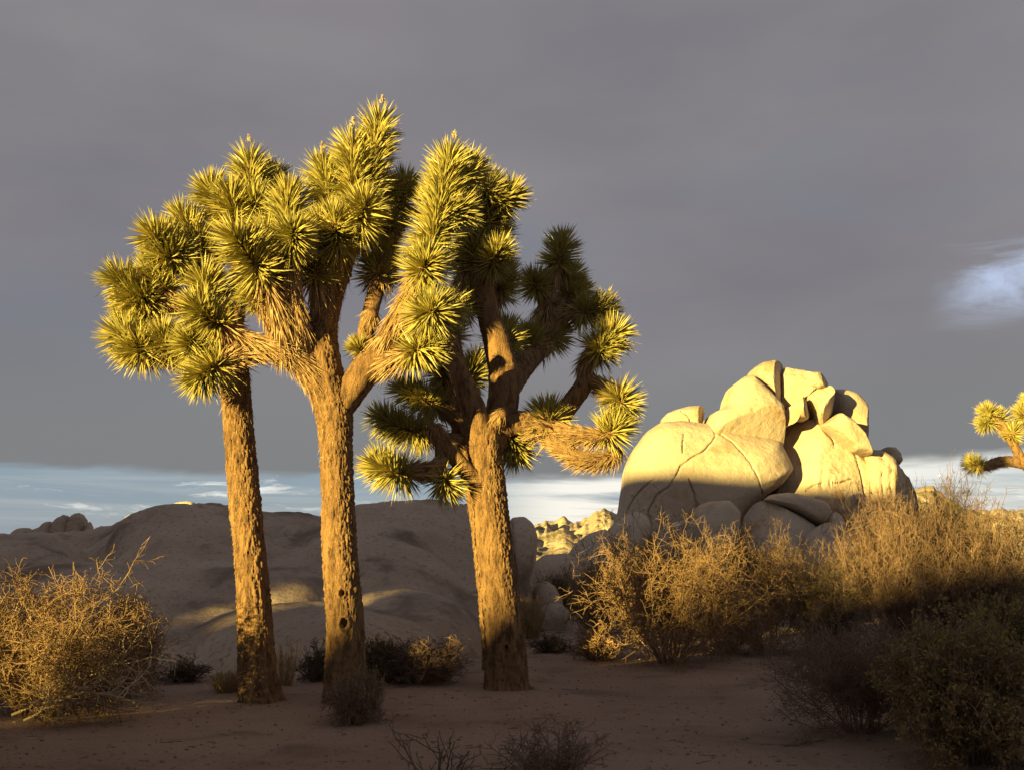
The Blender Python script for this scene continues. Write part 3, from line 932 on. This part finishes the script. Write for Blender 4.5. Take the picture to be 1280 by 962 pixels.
build_tree(11.9,
    [(432, 876, 0, 28), (431, 855, 0, 25), (431, 780, 0, 23), (426, 700, 0, 21), (422, 620, 0, 19.5), (420, 560, 0, 19.5),
     (418, 520, 0, 22), (410, 485, 0, 24), (404, 450, 0, 22), (402, 415, .05, 20), (411, 370, .1, 18), (424, 335, .1, 16), (436, 300, .05, 12)],
    [([(436, 305, .05, 12), (450, 260, 0, 9), (462, 208, 0, 7), (472, 166, 0, 5), (475, 148, 0, 4)], 130, 45, BUD),
     ([(440, 290, 0, 10), (440, 245, -.1, 8), (441, 200, -.15, 6), (441, 176, -.15, 4)], 92, 25, BUD),
     ([(430, 300, .05, 10), (415, 262, .0, 8), (407, 228, 0, 6), (405, 206, 0, 4)], 56, 35, BUD),
     ([(436, 300, 0, 10), (450, 277, -.35, 8), (455, 260, -.5, 6), (454, 250, -.6, 5)], 42, 25),
     ([(450, 280, .1, 9), (468, 255, .3, 7), (480, 240, .35, 5), (485, 233, .35, 4)], 32, 20),
     ([(428, 320, 0, 10), (420, 292, -.35, 7), (420, 268, -.5, 5)], 50, 30),
     ([(412, 500, 0, 18), (392, 470, -.1, 17), (368, 447, -.2, 15), (345, 434, -.3, 12)], 0, 95, {'dl': .7}),
     ([(345, 434, -.25, 12), (310, 440, -.30, 11), (280, 452, -.35, 9), (262, 463, -.4, 7), (250, 471, -.45, 5), (243, 476, -.5, 4)], 40, 115),
     ([(345, 434, -.3, 11), (310, 425, -.35, 10), (280, 408, -.4, 8), (260, 396, -.5, 6), (248, 386, -.6, 5), (242, 380, -.65, 4)], 46, 80),
     ([(350, 430, -.3, 9), (335, 395, -.4, 8), (320, 373, -.45, 6), (308, 368, -.5, 4)], 20, 65, {'lf': .7}),
     ([(360, 440, -.25, 12), (350, 395, -.4, 11), (333, 355, -.55, 9), (314, 323, -.75, 7), (300, 303, -.9, 5), (291, 291, -1, 4)], 66, 115, {'lf': 1.12}),
     ([(380, 450, -.1, 13), (372, 400, -.3, 12), (362, 350, -.4, 10), (362, 312, -.55, 8), (367, 293, -.75, 5), (369, 287, -.85, 4)], 34, 115),
     ([(365, 340, -.4, 9), (358, 290, -.3, 7), (360, 256, -.25, 6), (363, 238, -.25, 4)], 52, 35),
     ([(345, 360, -.4, 8), (335, 312, -.3, 6), (331, 288, -.3, 4)], 42, 30),
     ([(425, 510, 0, 18), (445, 480, .0, 20), (462, 455, 0, 19), (478, 435, 0, 15)], 0, 0),
     ([(470, 445, -.05, 15), (490, 415, -.15, 14), (512, 375, -.3, 13), (528, 340, -.4, 11), (540, 300, -.4, 8), (550, 255, -.35, 7), (558, 216, -.3, 6), (563, 193, -.3, 4)], 148, 125, BUD),
     ([(520, 360, -.35, 11), (530, 337, -.6, 8), (537, 322, -.75, 5)], 32, 25),
     ([(505, 395, -.25, 11), (525, 395, -.5, 9), (538, 390, -.75, 6), (545, 387, -.9, 4)], 36, 45),
     ([(530, 390, -.4, 8), (555, 386, -.4, 6), (568, 389, -.4, 4)], 30, 20),
     ([(470, 460, -.05, 11), (495, 450, -.2, 10), (520, 437, -.35, 7), (535, 432, -.4, 5), (543, 431, -.45, 4)], 34, 78),
     ([(460, 455, .05, 13), (458, 420, .15, 11), (463, 390, .2, 10), (474, 350, .3, 11), (482, 310, .4, 10), (495, 270, .5, 8), (503, 245, .5, 6), (507, 226, .5, 4)], 40, 125, {'lift': 30}),
     ([(474, 350, .3, 9), (474, 328, .35, 7), (473, 312, .35, 5)], 42, 20),
     ([(490, 290, .45, 8), (483, 275, .4, 6), (481, 268, .4, 4)], 26, 10),
     ([(455, 440, .1, 8), (449, 436, .0, 6), (444, 432, -.05, 4)], 14, 0, {'lf': .6}),
     ([(460, 415, .1, 8), (463, 400, -.05, 9), (466, 390, -.15, 8)], 0, 20, {'dl': .6}),
     ([(548, 270, -.3, 8), (570, 264, -.25, 6), (582, 263, -.25, 4)], 32, 15),
     ([(555, 240, -.25, 8), (580, 220, 0, 6), (592, 208, .05, 5)], 36, 20),
     ([(358, 395, -.35, 9), (348, 340, -.2, 7), (347, 306, -.15, 4)], 48, 60),
     ([(402, 385, 0, 10), (392, 335, -.1, 8), (390, 306, -.15, 5)], 46, 70),
     ([(416, 350, .0, 9), (402, 302, -.2, 7), (398, 276, -.3, 4)], 42, 50)],
    'forked yucca tree with a knotholed trunk and the tallest bright crown', 23,
    fringe=((.50, .99, 620, .5), (.03, .55, 420, .26)), holes=((434, 777, .045), (431, 740, .03)))

build_tree(13.4,
    [(634, 860, 0, 30), (633, 848, 0, 26), (632, 800, 0, 24), (625, 740, 0, 22.5), (618, 680, 0, 22), (612, 620, 0, 21),
     (607, 575, 0, 20.5), (605, 545, 0, 21), (606, 525, .05, 17)],
    [([(605, 560, 0, 17), (593, 515, -.1, 16), (581, 485, -.1, 15), (568, 450, .0, 14), (562, 415, .1, 12), (572, 375, .15, 11), (585, 335, .2, 9), (590, 312, .2, 6), (592, 300, .2, 4)], 36, 70, {'dl': .8}),
     ([(612, 560, .1, 18), (628, 510, .2, 20), (630, 470, .25, 20), (622, 430, .25, 17), (610, 390, .25, 15), (604, 350, .2, 14), (608, 310, .2, 12), (614, 275, .2, 9), (614, 250, .1, 6), (612, 238, .1, 4)], 40, 80),
     ([(606, 350, .2, 11), (616, 327, .0, 8), (624, 316, -.1, 5), (627, 312, -.15, 4)], 30, 25),
     ([(608, 310, .2, 9), (618, 293, .35, 7), (622, 280, .4, 4)], 34, 15),
     ([(613, 265, .15, 8), (628, 252, .1, 6), (638, 243, .1, 5), (643, 238, .1, 4)], 32, 18),
     ([(612, 255, .1, 8), (608, 236, -.1, 6), (608, 225, -.1, 4)], 30, 15),
     ([(632, 490, 0.25, 17), (648, 462, 0.75, 16), (668, 438, 1.35, 15), (681, 410, 1.50, 14), (684, 385, 1.50, 13)], 0, 70, {'lift': 24}),
     ([(684, 390, 1.50, 12), (683, 365, 1.50, 12), (692, 340, 1.45, 9), (700, 322, 1.40, 7), (703, 306, 1.40, 5), (703, 298, 1.40, 4)], 42, 45),
     ([(682, 370, 1.50, 9), (674, 363, 1.50, 7), (667, 354, 1.38, 5), (664, 349, 1.30, 4)], 22, 0),
     ([(700, 342, 1.50, 8), (712, 348, 1.70, 6), (718, 345, 1.75, 4)], 20, 0),
     ([(690, 385, 1.50, 10), (705, 376, 1.60, 8), (720, 365, 1.65, 6), (726, 359, 1.65, 4)], 27, 20),
     ([(685, 400, 1.50, 12), (705, 392, 1.50, 10), (728, 390, 1.45, 8), (750, 387, 1.40, 6), (762, 384, 1.40, 4)], 44, 40),
     ([(676, 425, 1.50, 9), (692, 420, 1.65, 7), (702, 410, 1.70, 4)], 36, 0),
     ([(665, 440, 1.32, 8), (660, 424, 1.30, 6), (657, 415, 1.23, 4)], 30, 0),
     ([(622, 440, .3, 8), (631, 420, .6, 6), (633, 409, .65, 4)], 34, 0),
     ([(615, 540, .1, 16), (640, 528, .1, 15), (668, 530, .1, 14), (692, 538, .05, 14)], 0, 30, {'lift': 30}),
     ([(690, 538, .05, 13), (715, 543, -.05, 12), (740, 546, -.1, 10), (758, 544, -.15, 8), (769, 535, -.2, 6), (774, 527, -.25, 5)], 26, 110, {'dl': .8}),
     ([(685, 542, .05, 12), (705, 560, .0, 12), (725, 573, -.05, 10), (750, 575, -.05, 9), (768, 569, -.05, 7), (776, 560, -.05, 5)], 0, 115, {'dl': .8}),
     ([(690, 540, .1, 12), (708, 512, .15, 12), (724, 490, .2, 12), (735, 473, .2, 11)], 0, 0),
     ([(735, 477, .2, 10), (732, 458, .2, 9), (744, 440, .2, 8), (758, 427, .2, 6), (770, 417, .2, 5), (776, 412, .2, 4)], 44, 40),
     ([(744, 440, .2, 7), (752, 436, .1, 5), (755, 434, .05, 4)], 12, 0),
     ([(735, 475, .2, 10), (755, 484, .1, 9), (770, 495, 0, 8), (779, 506, -.15, 5), (782, 511, -.2, 4)], 28, 30),
     ([(688, 530, .1, 9), (684, 520, .1, 7), (682, 512, .1, 4)], 20, 0, {'lf': 1.1}),
     ([(606, 640, -.05, 9), (595, 605, -.1, 11), (578, 582, -.15, 10), (560, 562, -.2, 10), (548, 545, -.2, 10), (542, 532, -.2, 9)], 0, 18, {'dl': .6}),
     ([(552, 552, -.2, 9), (552, 575, -.2, 9), (540, 586, -.25, 9), (520, 587, -.3, 8), (500, 592, -.35, 7), (484, 588, -.4, 6), (472, 580, -.4, 5), (467, 576, -.4, 4)], 46, 45),
     ([(548, 580, -.2, 8), (555, 598, -.2, 6), (560, 608, -.25, 5), (563, 611, -.25, 4)], 20, 0),
     ([(615, 540, 0, 9), (622, 522, -.15, 9), (629, 514, -.25, 8)], 0, 18, {'dl': .5}),
     ([(635, 540, .3, 9), (642, 558, .4, 7), (646, 572, .4, 4)], 42, 0),
     ([(610, 390, .3, 9), (628, 355, .5, 7), (633, 338, .5, 4)], 36, 25),
     ([(600, 362, .2, 9), (586, 333, .4, 7), (581, 315, .4, 4)], 42, 25),
     ([(572, 400, .1, 9), (586, 372, .3, 7), (590, 355, .3, 4)], 42, 25),
     ([(565, 432, .05, 9), (556, 405, .2, 6), (555, 392, .2, 4)], 36, 20),
     ([(604, 352, .2, 9), (593, 312, .1, 7), (590, 288, .1, 4)], 50, 40),
     ([(608, 302, .2, 8), (598, 264, .1, 6), (596, 244, .1, 4)], 46, 25)],
    'yucca tree with stubby side arms and a smooth pale flared trunk, nearest the sandy path', 37,
    fringe=((.72, .99, 520, .45), (.03, .75, 380, .22)), holes=((633, 806, .02),))

build_tree(15.5,
    [(613, 838, 0, 10), (611, 800, 0, 8.5), (604, 720, 0, 8.5), (597, 650, 0, 9), (588, 600, 0, 10), (582, 560, 0, 11), (572, 520, 0, 12), (562, 490, 0, 10)],
    [([(570, 515, 0, 10), (556, 475, .0, 9), (550, 445, 0, 7), (548, 432, 0, 4)], 48, 30),
     ([(580, 550, 0, 8), (550, 547, -.3, 8), (520, 540, -.4, 7), (495, 531, -.5, 6), (478, 523, -.5, 5), (470, 519, -.5, 4)], 68, 30),
     ([(572, 520, 0, 9), (545, 507, -.1, 8), (522, 495, -.2, 6), (506, 487, -.2, 5), (499, 483, -.2, 4)], 52, 30),
     ([(568, 505, 0, 8), (588, 470, .2, 7), (597, 448, .3, 4)], 40, 20)],
    'slim dark yucca tree close behind the pale flared trunk', 51, fringe=((.3, .99, 300, .4),))

build_tree(27,
    [(1338, 778, 0, 13), (1332, 700, 0, 11), (1322, 640, 0, 10), (1308, 600, 0, 9)],
    [([(1315, 615, 0, 8), (1290, 585, 0, 7), (1268, 577, 0, 7), (1248, 577, 0, 6), (1230, 583, -.1, 5.5), (1218, 580, -.1, 4), (1211, 577, -.1, 3)], 14, 40, {'dl': .7}),
     ([(1290, 590, 0, 7), (1275, 570, 0, 6), (1264, 550, 0, 5.5), (1250, 532, 0, 5), (1238, 519, 0, 4), (1231, 511, 0, 3)], 14, 30, {'dl': .7}),
     ([(1242, 524, 0, 4), (1233, 529, 0, 3), (1228, 530, 0, 2.5)], 9, 8, {'dl': .7}),
     ([(1250, 532, 0, 4), (1249, 523, .1, 3), (1247, 517, .1, 2.5)], 10, 8, {'dl': .7}),
     ([(1262, 548, 0, 4), (1266, 541, -.1, 3), (1268, 535, -.1, 2.5)], 12, 8, {'dl': .7}),
     ([(1308, 600, 0, 8), (1295, 555, 0, 6), (1283, 525, 0, 4), (1274, 512, 0, 3)], 14, 30, {'dl': .7}),
     ([(1298, 560, .2, 6), (1292, 522, .2, 4), (1285, 498, .2, 3)], 18, 25, {'dl': .7}),
     ([(1308, 600, 0, 8), (1330, 560, 0, 6), (1350, 530, 0, 4), (1356, 515, 0, 3)], 18, 30),
     ([(1315, 615, .2, 7), (1345, 590, .3, 5), (1368, 580, .3, 3)], 18, 30)],
    'distant sunlit yucca tree reaching bent arms in above the red shrubs', 67)


# ------------------------------------------------------------------ shrubs
def unit(v):
    return v / np.maximum(np.linalg.norm(v, axis=-1, keepdims=True), 1e-9)


def grow(rng, start, d, ln, nseg, wig, up):
    n = len(start)
    pts = np.zeros((n, nseg + 1, 3))
    pts[:, 0] = start
    dd = d.copy()
    dirs = np.zeros((n, nseg + 1, 3))
    dirs[:, 0] = dd
    for k in range(nseg):
        dd = unit(dd + rng.normal(0, wig, (n, 3)) + np.array([0, 0, up]))
        pts[:, k + 1] = pts[:, k] + dd * (ln / nseg)[:, None]
        dirs[:, k + 1] = dd
    return pts, dirs


def spawn(rng, pts, dirs, m, lo, spread, up=.1):
    n, K, _ = pts.shape
    idx = np.repeat(np.arange(n), m)
    t = (lo + (1 - lo) * rng.random(n * m)) * (K - 1)
    a = np.minimum(t.astype(int), K - 2)
    f = (t - a)[:, None]
    p = pts[idx, a] * (1 - f) + pts[idx, a + 1] * f
    r = unit(rng.normal(size=(n * m, 3)))
    d = unit(dirs[idx, a] * (1 - spread) + r * spread + np.array([0, 0, up]))
    return p, d


def tubes(pts, r0, r1, sides=3):
    n, K, _ = pts.shape
    d = unit(pts[:, -1] - pts[:, 0])
    ref = np.where(np.abs(d[:, 2:3]) > .8, np.array([[1., 0, 0]]), np.array([[0, 0, 1.]]))
    u = unit(np.cross(d, ref))
    w = np.cross(d, u)
    rr = np.asarray(r0)[..., None] * np.ones((n, 1)) + (np.asarray(r1)[..., None] - np.asarray(r0)[..., None]) * np.linspace(0, 1, K)[None, :]
    v = np.zeros((n, K, sides, 3))
    for s in range(sides):
        a = 2 * math.pi * s / sides
        v[:, :, s] = pts + rr[..., None] * (math.cos(a) * u + math.sin(a) * w)[:, None, :]
    b = (np.arange(n) * K * sides)[:, None, None, None]
    k = (np.arange(K - 1) * sides)[None, :, None, None]
    s = np.arange(sides)
    q = np.stack([s, (s + 1) % sides, (s + 1) % sides + sides, s + sides], -1)[None, None]
    return v.reshape(-1, 3), (b + k + q).reshape(-1, 4)


def leaf_bits(rng, p, size):
    n = len(p)
    a = unit(rng.normal(size=(n, 3)) + np.array([0, 0, .4]))
    s = unit(np.cross(a, rng.normal(size=(n, 3))))
    sz = size * (.6 + .8 * rng.random(n))[:, None]
    v = np.stack([p, p + a * sz * .5 + s * sz * .24, p + a * sz, p + a * sz * .5 - s * sz * .24], 1)
    f = np.arange(n * 4).reshape(n, 4)
    return v.reshape(-1, 3), f


def shrub_meshes(key, seed, w, h, stems=18, kids=(7, 6, 4), lean=.9, wig=.22, rt=.0036, leaves=0, lsize=.03, droop=0.0, low=.12):
    rng = np.random.default_rng(seed)
    n = stems
    az = rng.random(n) * 2 * math.pi
    el = np.radians(90 - lean * 75 * rng.random(n) ** .7)
    d = np.stack([np.cos(az) * np.cos(el), np.sin(az) * np.cos(el), np.sin(el)], 1)
    st = np.stack([np.cos(az) * .06 * w, np.sin(az) * .06 * w, np.zeros(n) - .03], 1) * rng.random((n, 1)) ** .5
    p0, d0 = grow(rng, st, d, h * (.62 + .3 * rng.random(n)), 7, wig * .6, .04)
    s1, e1 = spawn(rng, p0, d0, kids[0], .18, .55, .05)
    p1, d1 = grow(rng, s1, e1, h * (.28 + .22 * rng.random(len(s1))), 5, wig, .03 - droop)
    s2, e2 = spawn(rng, p1, d1, kids[1], .15, .6, .05)
    p2, d2 = grow(rng, s2, e2, h * (.12 + .13 * rng.random(len(s2))), 4, wig * 1.2, .03 - droop)
    s3, e3 = spawn(rng, p2, d2, kids[2], .1, .65, .05)
    p3, d3 = grow(rng, s3, e3, h * (.04 + .07 * rng.random(len(s3))), 2, wig * 1.2, .0)
    allp = np.vstack([p2.reshape(-1, 3), p3.reshape(-1, 3)])
    sx = (w / 2) / np.quantile(np.hypot(allp[:, 0], allp[:, 1]), .965)
    sz = h / np.quantile(allp[:, 2], .992)
    sc = np.array([sx, sx, sz])
    out = []
    for q in (p0, p1, p2, p3):
        q *= sc
        q[..., 2] = np.where(q[..., 2] < low * h * .3, np.maximum(q[..., 2] * .25, -.02) + low * h * .2 * 0, q[..., 2])
    va, fa = tubes(p0, np.full(len(p0), rt * 3.4), np.full(len(p0), rt * 1.5), 4)
    vb, fb = tubes(p1, np.full(len(p1), rt * 1.7), np.full(len(p1), rt * 1.0), 3)
    st_me = mesh_np(key + '_stems', np.vstack([va, vb]), [fa, fb + len(va)])
    vc, fc = tubes(p2, np.full(len(p2), rt * 1.1), np.full(len(p2), rt * .75), 3)
    vd, fd = tubes(p3, np.full(len(p3), rt * .85), np.full(len(p3), rt * .55), 3)
    tw_me = mesh_np(key + '_twigs', np.vstack([vc, vd]), [fc, fd + len(vc)])
    lf_me = None
    if leaves:
        pool = np.vstack([p3[:, 1], p3[:, 2], p2[:, 2], p2[:, 3]])
        pick = rng.integers(0, len(pool), leaves)
        v, f = leaf_bits(rng, pool[pick] + rng.normal(0, .012, (leaves, 3)), lsize)
        lf_me = mesh_np(key + '_leaves', v, [f], False)
    return st_me, tw_me, lf_me


SHRUB_CACHE = {}


def shrub(kind, px, base_py, w_px, top_py, label, twig, leafmat=None, group='dry desert shrubs', rot=0.0, name='shrub', xyz=None, **kw):
    g = ground_at(px, base_py) if xyz is None else np.array(xyz[:3], float)
    D = g[1]
    if xyz is None:
        w = w_px * D / F
        h = P(px, top_py, D)[2]
    else:
        w, h = xyz[3], xyz[4]
    if kind not in SHRUB_CACHE:
        SHRUB_CACHE[kind] = (shrub_meshes(kind, len(SHRUB_CACHE) * 13 + 5, w, h, **kw), w, h)
    (a, b, c), w0, h0 = SHRUB_CACHE[kind]
    root = thing(name, (g[0], g[1], gzs(g[0], g[1]) - .01), label, 'shrub', group)
    root.rotation_euler = (0, 0, rot)
    root.scale = (w / w0, w / w0, h / h0)
    def inst(nm, me, mat):
        o = bpy.data.objects.new(nm, me)
        COL.objects.link(o)
        o.parent = root
        if not me.materials:
            me.materials.append(mat)
        o.material_slots[0].link = 'OBJECT'
        o.material_slots[0].material = mat
        return o
    inst('stems', a, M[twig])
    inst('twigs', b, M[twig])['kind'] = 'stuff'
    if c is not None:
        inst('leaves', c, M[leafmat or 'shrub_leaf'])['kind'] = 'stuff'
    return root


big = dict(stems=30, kids=(9, 8, 5), leaves=16000, lsize=.024)
shrub('left', 40, 893, 290, 722, 'sunlit tangled shrub with pale branches beside the leaning trunk', 'twig_straw', 'shrub_leaf', **big)
shrub('left', 150, 872, 90, 745, 'thin lit shrub against the shaded dome, at the edge of the tangled shrub', 'twig_straw', 'shrub_leaf', rot=1.3)
shrub('small', 232, 852, 74, 818, 'small dark tufted shrub between the tangled shrub and the leaning trunk', 'twig_dark', None,
      stems=26, kids=(5, 4, 3), lean=.7)
shrub('small', 395, 852, 60, 800, 'thin grey shrub half behind the knotholed trunk', 'twig_dark', None, rot=2.0)
shrub('round', 445, 903, 78, 838, 'small round olive shrub at the foot of the knotholed trunk', 'twig_red', 'shrub_green',
      stems=34, kids=(6, 5, 3), leaves=3500, lsize=.022, lean=.85)
shrub('round', 480, 852, 76, 798, 'dark brown shrub hugging the knotholed trunk from behind', 'twig_dark', 'shrub_leaf', rot=2.4)
shrub('brown', 530, 852, 110, 796, 'rusty brown feathery shrub between the two brightest trunks', 'twig_red', None,
      stems=44, kids=(6, 5, 3), lean=.7, wig=.12)
shrub('small', 628, 785, 46, 748, 'small rusty shrub behind the pale flared trunk', 'twig_red', None, rot=.7)
shrub('small', 658, 795, 44, 772, 'low dark shrub under the tall tuft of dry grass', 'twig_dark', None, rot=4.0)
shrub('small', 690, 815, 80, 790, 'low dull shrub on the path between the flared trunk and the thicket', 'twig_dark', None, rot=3.0)
shrub('mid', 705, 775, 80, 715, 'dark shaded shrub at the far end of the path', 'twig_dark', 'shrub_green',
      stems=22, kids=(7, 6, 4), leaves=4000, lsize=.04)
shrub('mid', 750, 790, 84, 700, 'round golden shrub at the path end of the thicket', 'twig_straw', 'shrub_leaf', rot=1.0)
shrub('thick', 838, 828, 236, 655, 'large pale straw coloured shrub lit gold, nearest the sandy path', 'twig_straw', 'shrub_leaf',
      stems=34, kids=(9, 7, 5), leaves=16000, lsize=.026)
shrub('small', 748, 826, 70, 778, 'small orange lit shrub at the foot of the large straw coloured shrub', 'twig_straw', None, rot=5.0)
shrub('thick', 958, 812, 150, 664, 'straw coloured shrub lit on top in front of the wedge shaped boulder', 'twig_straw', 'shrub_leaf', rot=2.1)
shrub('thick', 905, 815, 130, 690, 'half shaded straw coloured shrub joining its two golden neighbours', 'twig_straw', 'shrub_leaf', rot=4.1)
shrub('tall', 1135, 815, 170, 612, 'tall reddish grey twiggy shrub at the right foot of the formation', 'twig_red', None,
      stems=34, kids=(9, 7, 5), leaves=7000, lsize=.022, wig=.18, lean=.75)
shrub('tall', 1225, 812, 260, 640, 'broad reddish twiggy shrub below the bent arms of the distant yucca', 'twig_red', 'shrub_leaf', rot=1.7)
shrub('tall', 1185, 795, 130, 604, 'bare dark topped shrub rising behind the reddish shrubs', 'twig_dark', None, rot=3.2)
shrub('tall', 1035, 815, 130, 694, 'dim grey shrub between the golden and the reddish shrubs', 'twig_dark', None, rot=4.4)
shrub('thick', 1075, 915, 240, 770, 'dark drooping shrub with a few pale twigs overhanging the sand', 'twig_red', 'shrub_leaf', rot=5.4)
shrub('leafy', 1218, 952, 215, 772, 'leafy olive green shrub before the dark drooping shrub', 'twig_red', 'shrub_green',
      stems=26, kids=(8, 6, 5), leaves=26000, lsize=.034, lean=.8)
shrub('leafy', 1290, 900, 170, 740, 'dark leafy shrub behind the olive green shrub', 'twig_dark', 'shrub_green', rot=2.0)
shrub('sparse', 690, 985, 150, 896, 'sparse reddish twig shrub rising from the sand before the flared trunk', 'twig_red', None,
      stems=26, kids=(5, 4, 2), lean=.75, rt=.003, wig=.14)
shrub('thin', 545, 990, 150, 900, 'few thin bare twigs poking up beside the sparse twig shrub', 'twig_dark', None,
      stems=9, kids=(3, 2, 2), lean=.8, rt=.003, wig=.14)


for k, (s_, t_, w_, h_) in enumerate(((-9.6, 1.2, 1.3, 1.35), (-8.9, 3.0, 1.0, 1.15), (-7.4, -1.5, 1.5, 1.5))):  # unseen shrubs added to throw shade on the trunk feet
    x_, y_ = st_to_xy(s_, t_)
    shrub('thick', 0, 0, 0, 0, ['shrub outside the picture nearest the tangled shrub', 'lower shrub outside the picture towards the sand',
                                'widest shrub outside the picture beside the photographer'][k],
          'twig_straw', 'shrub_leaf', rot=k * 1.9, xyz=(x_, y_, 0, w_, h_))


for k, (s_, t_) in enumerate(((-6.2, -3.0), (-4.0, -4.5))):  # unseen shrubs added to thin the sun reaching the reddish shrubs
    x_, y_ = st_to_xy(s_, t_)
    shrub('airy', 0, 0, 0, 0, ['tall airy shrub outside the picture that dapples the reddish shrubs', 'second tall airy shrub outside the picture, farther behind'][k],
          'twig_red', None, rot=k * 2.2, xyz=(x_, y_, 0, 3.2, 4.3), stems=16, kids=(7, 6, 4), rt=.006, lean=.6)


def grass(px, base_py, w_px, top_py, n, label, seed, mat='dry_grass', spread=.35):
    rng = np.random.default_rng(seed)
    g = ground_at(px, base_py)
    w = w_px * g[1] / F
    h = P(px, top_py, g[1])[2]
    a = rng.random(n) * 2 * math.pi
    rr = rng.random(n) ** .5 * w * .22
    st = np.stack([np.cos(a) * rr, np.sin(a) * rr, np.full(n, -.02)], 1)
    d = unit(np.stack([np.cos(a) * spread * rng.random(n), np.sin(a) * spread * rng.random(n), np.ones(n)], 1))
    p, _ = grow(rng, st, d, h * (.55 + .5 * rng.random(n)), 4, .09, -.0)
    v, f = tubes(p, np.full(n, .006), np.full(n, .0022), 3)
    o = obj('grass_tuft', mesh_np('grass_tuft', v, [f]), M[mat], None, (g[0], g[1], gzs(g[0], g[1])))
    tag(o, label, 'grass', 'dry grass tufts')


grass(661, 797, 54, 740, 420, 'tall tuft of straw coloured dry grass beside the pale flared trunk', 1)
grass(283, 866, 50, 836, 300, 'short dry grass tuft touching the foot of the leaning trunk', 2, spread=.6)
grass(357, 858, 34, 800, 60, 'few tall dry stalks behind the leaning trunk', 3, spread=.25)
grass(545, 850, 60, 796, 110, 'pale dry stalks at the edge of the rusty feathery shrub', 4, spread=.7)


def dead_branches():
    rng = np.random.default_rng(91)
    specs = [((15, 893), (178, 828), 'long'), ((55, 885), (168, 852), 'mid'), ((30, 900), (150, 868), 'mid')]
    labels = ['long fallen pale branch arching out of the tangled shrub', 'short fallen pale branch under the long one',
              'pale fallen branch lowest on the sand by the tangled shrub']
    for k, ((a, b), (c, d), _) in enumerate(specs):
        g = ground_at(110, 899 + 4 * k)
        p0, p1 = P(a, b, g[1]), P(c, d, g[1] - .1)
        p0[2] = max(p0[2], .02)
        p = np.stack([p0 + (p1 - p0) * t + np.array([0, 0, .10 * math.sin(t * 3.1)]) for t in np.linspace(0, 1, 9)])[None]
        p[:, 1:] += rng.normal(0, .025, p[:, 1:].shape)
        dr = unit(np.gradient(p[0], axis=0))[None]
        s1, e1 = spawn(rng, p, dr, 16, .1, .5, .1)
        p1_, d1_ = grow(rng, s1, e1, .35 * (.5 + rng.random(16)), 5, .25, .0)
        s2, e2 = spawn(rng, p1_, d1_, 6, .1, .55, .05)
        p2_, _ = grow(rng, s2, e2, .16 * (.5 + rng.random(len(s2))), 3, .3, .0)
        for q in (p, p1_, p2_):
            q[..., 2] = np.maximum(q[..., 2], .012)
        A, fa = tubes(p, np.full(1, .017), np.full(1, .007), 6)
        B, fb = tubes(p1_, np.full(16, .008), np.full(16, .004), 4)
        C, fc = tubes(p2_, np.full(len(p2_), .0045), np.full(len(p2_), .003), 3)
        base = np.array([p[0, 0, 0], p[0, 0, 1], 0])
        o = obj('fallen_branch', mesh_np('fallen_branch', np.vstack([A, B, C]) - base, [fa, fb + len(A), fc + len(A) + len(B)]), M['twig_pale'], None, base)
        tag(o, labels[k], 'branch', 'fallen branches')


dead_branches()


# ------------------------------------------------------------------ pebbles and twigs on the sand
def build_litter():
    rng = np.random.default_rng(7)
    n = 9000
    y = 6.5 + 22 * rng.random(n) ** 1.7
    x = (rng.random(n) - .5) * (1.2 * y + 2)
    z = gz(x, y)
    s = .006 + .016 * rng.random(n) ** 3
    oc = np.array([[1, 0, 0], [0, 1, 0], [-1, 0, 0], [0, -1, 0], [0, 0, .7], [0, 0, -.7]], float)
    v = np.stack([x, y, z + s * .25], 1)[:, None, :] + oc[None] * (s[:, None, None]) * (1 + .35 * rng.normal(size=(n, 6, 1)))
    t = np.array([[0, 1, 4], [1, 2, 4], [2, 3, 4], [3, 0, 4], [1, 0, 5], [2, 1, 5], [3, 2, 5], [0, 3, 5]])
    f = ((np.arange(n) * 6)[:, None, None] + t[None]).reshape(-1, 3)
    o = obj('pebbles', mesh_np('pebbles', v.reshape(-1, 3), [f], False), M['litter'])
    tag(o, 'small pebbles strewn over the sand', None, None, 'stuff')
    n = 500
    y = 7 + 14 * rng.random(n) ** 1.5
    x = (rng.random(n) - .5) * (1.2 * y + 2)
    st = np.stack([x, y, gz(x, y) + .006], 1)
    a = rng.random(n) * 6.283
    p, _ = grow(rng, st, np.stack([np.cos(a), np.sin(a), a * 0], 1), .05 + .14 * rng.random(n) ** 2, 3, .25, 0)
    p[..., 2] = st[:, None, 2]
    v, f = tubes(p, np.full(n, .0035), np.full(n, .002), 3)
    o = obj('twig_litter', mesh_np('twig_litter', v, [f]), M['twig_dark'])
    tag(o, 'broken twigs lying on the sand', None, None, 'stuff')


build_litter()
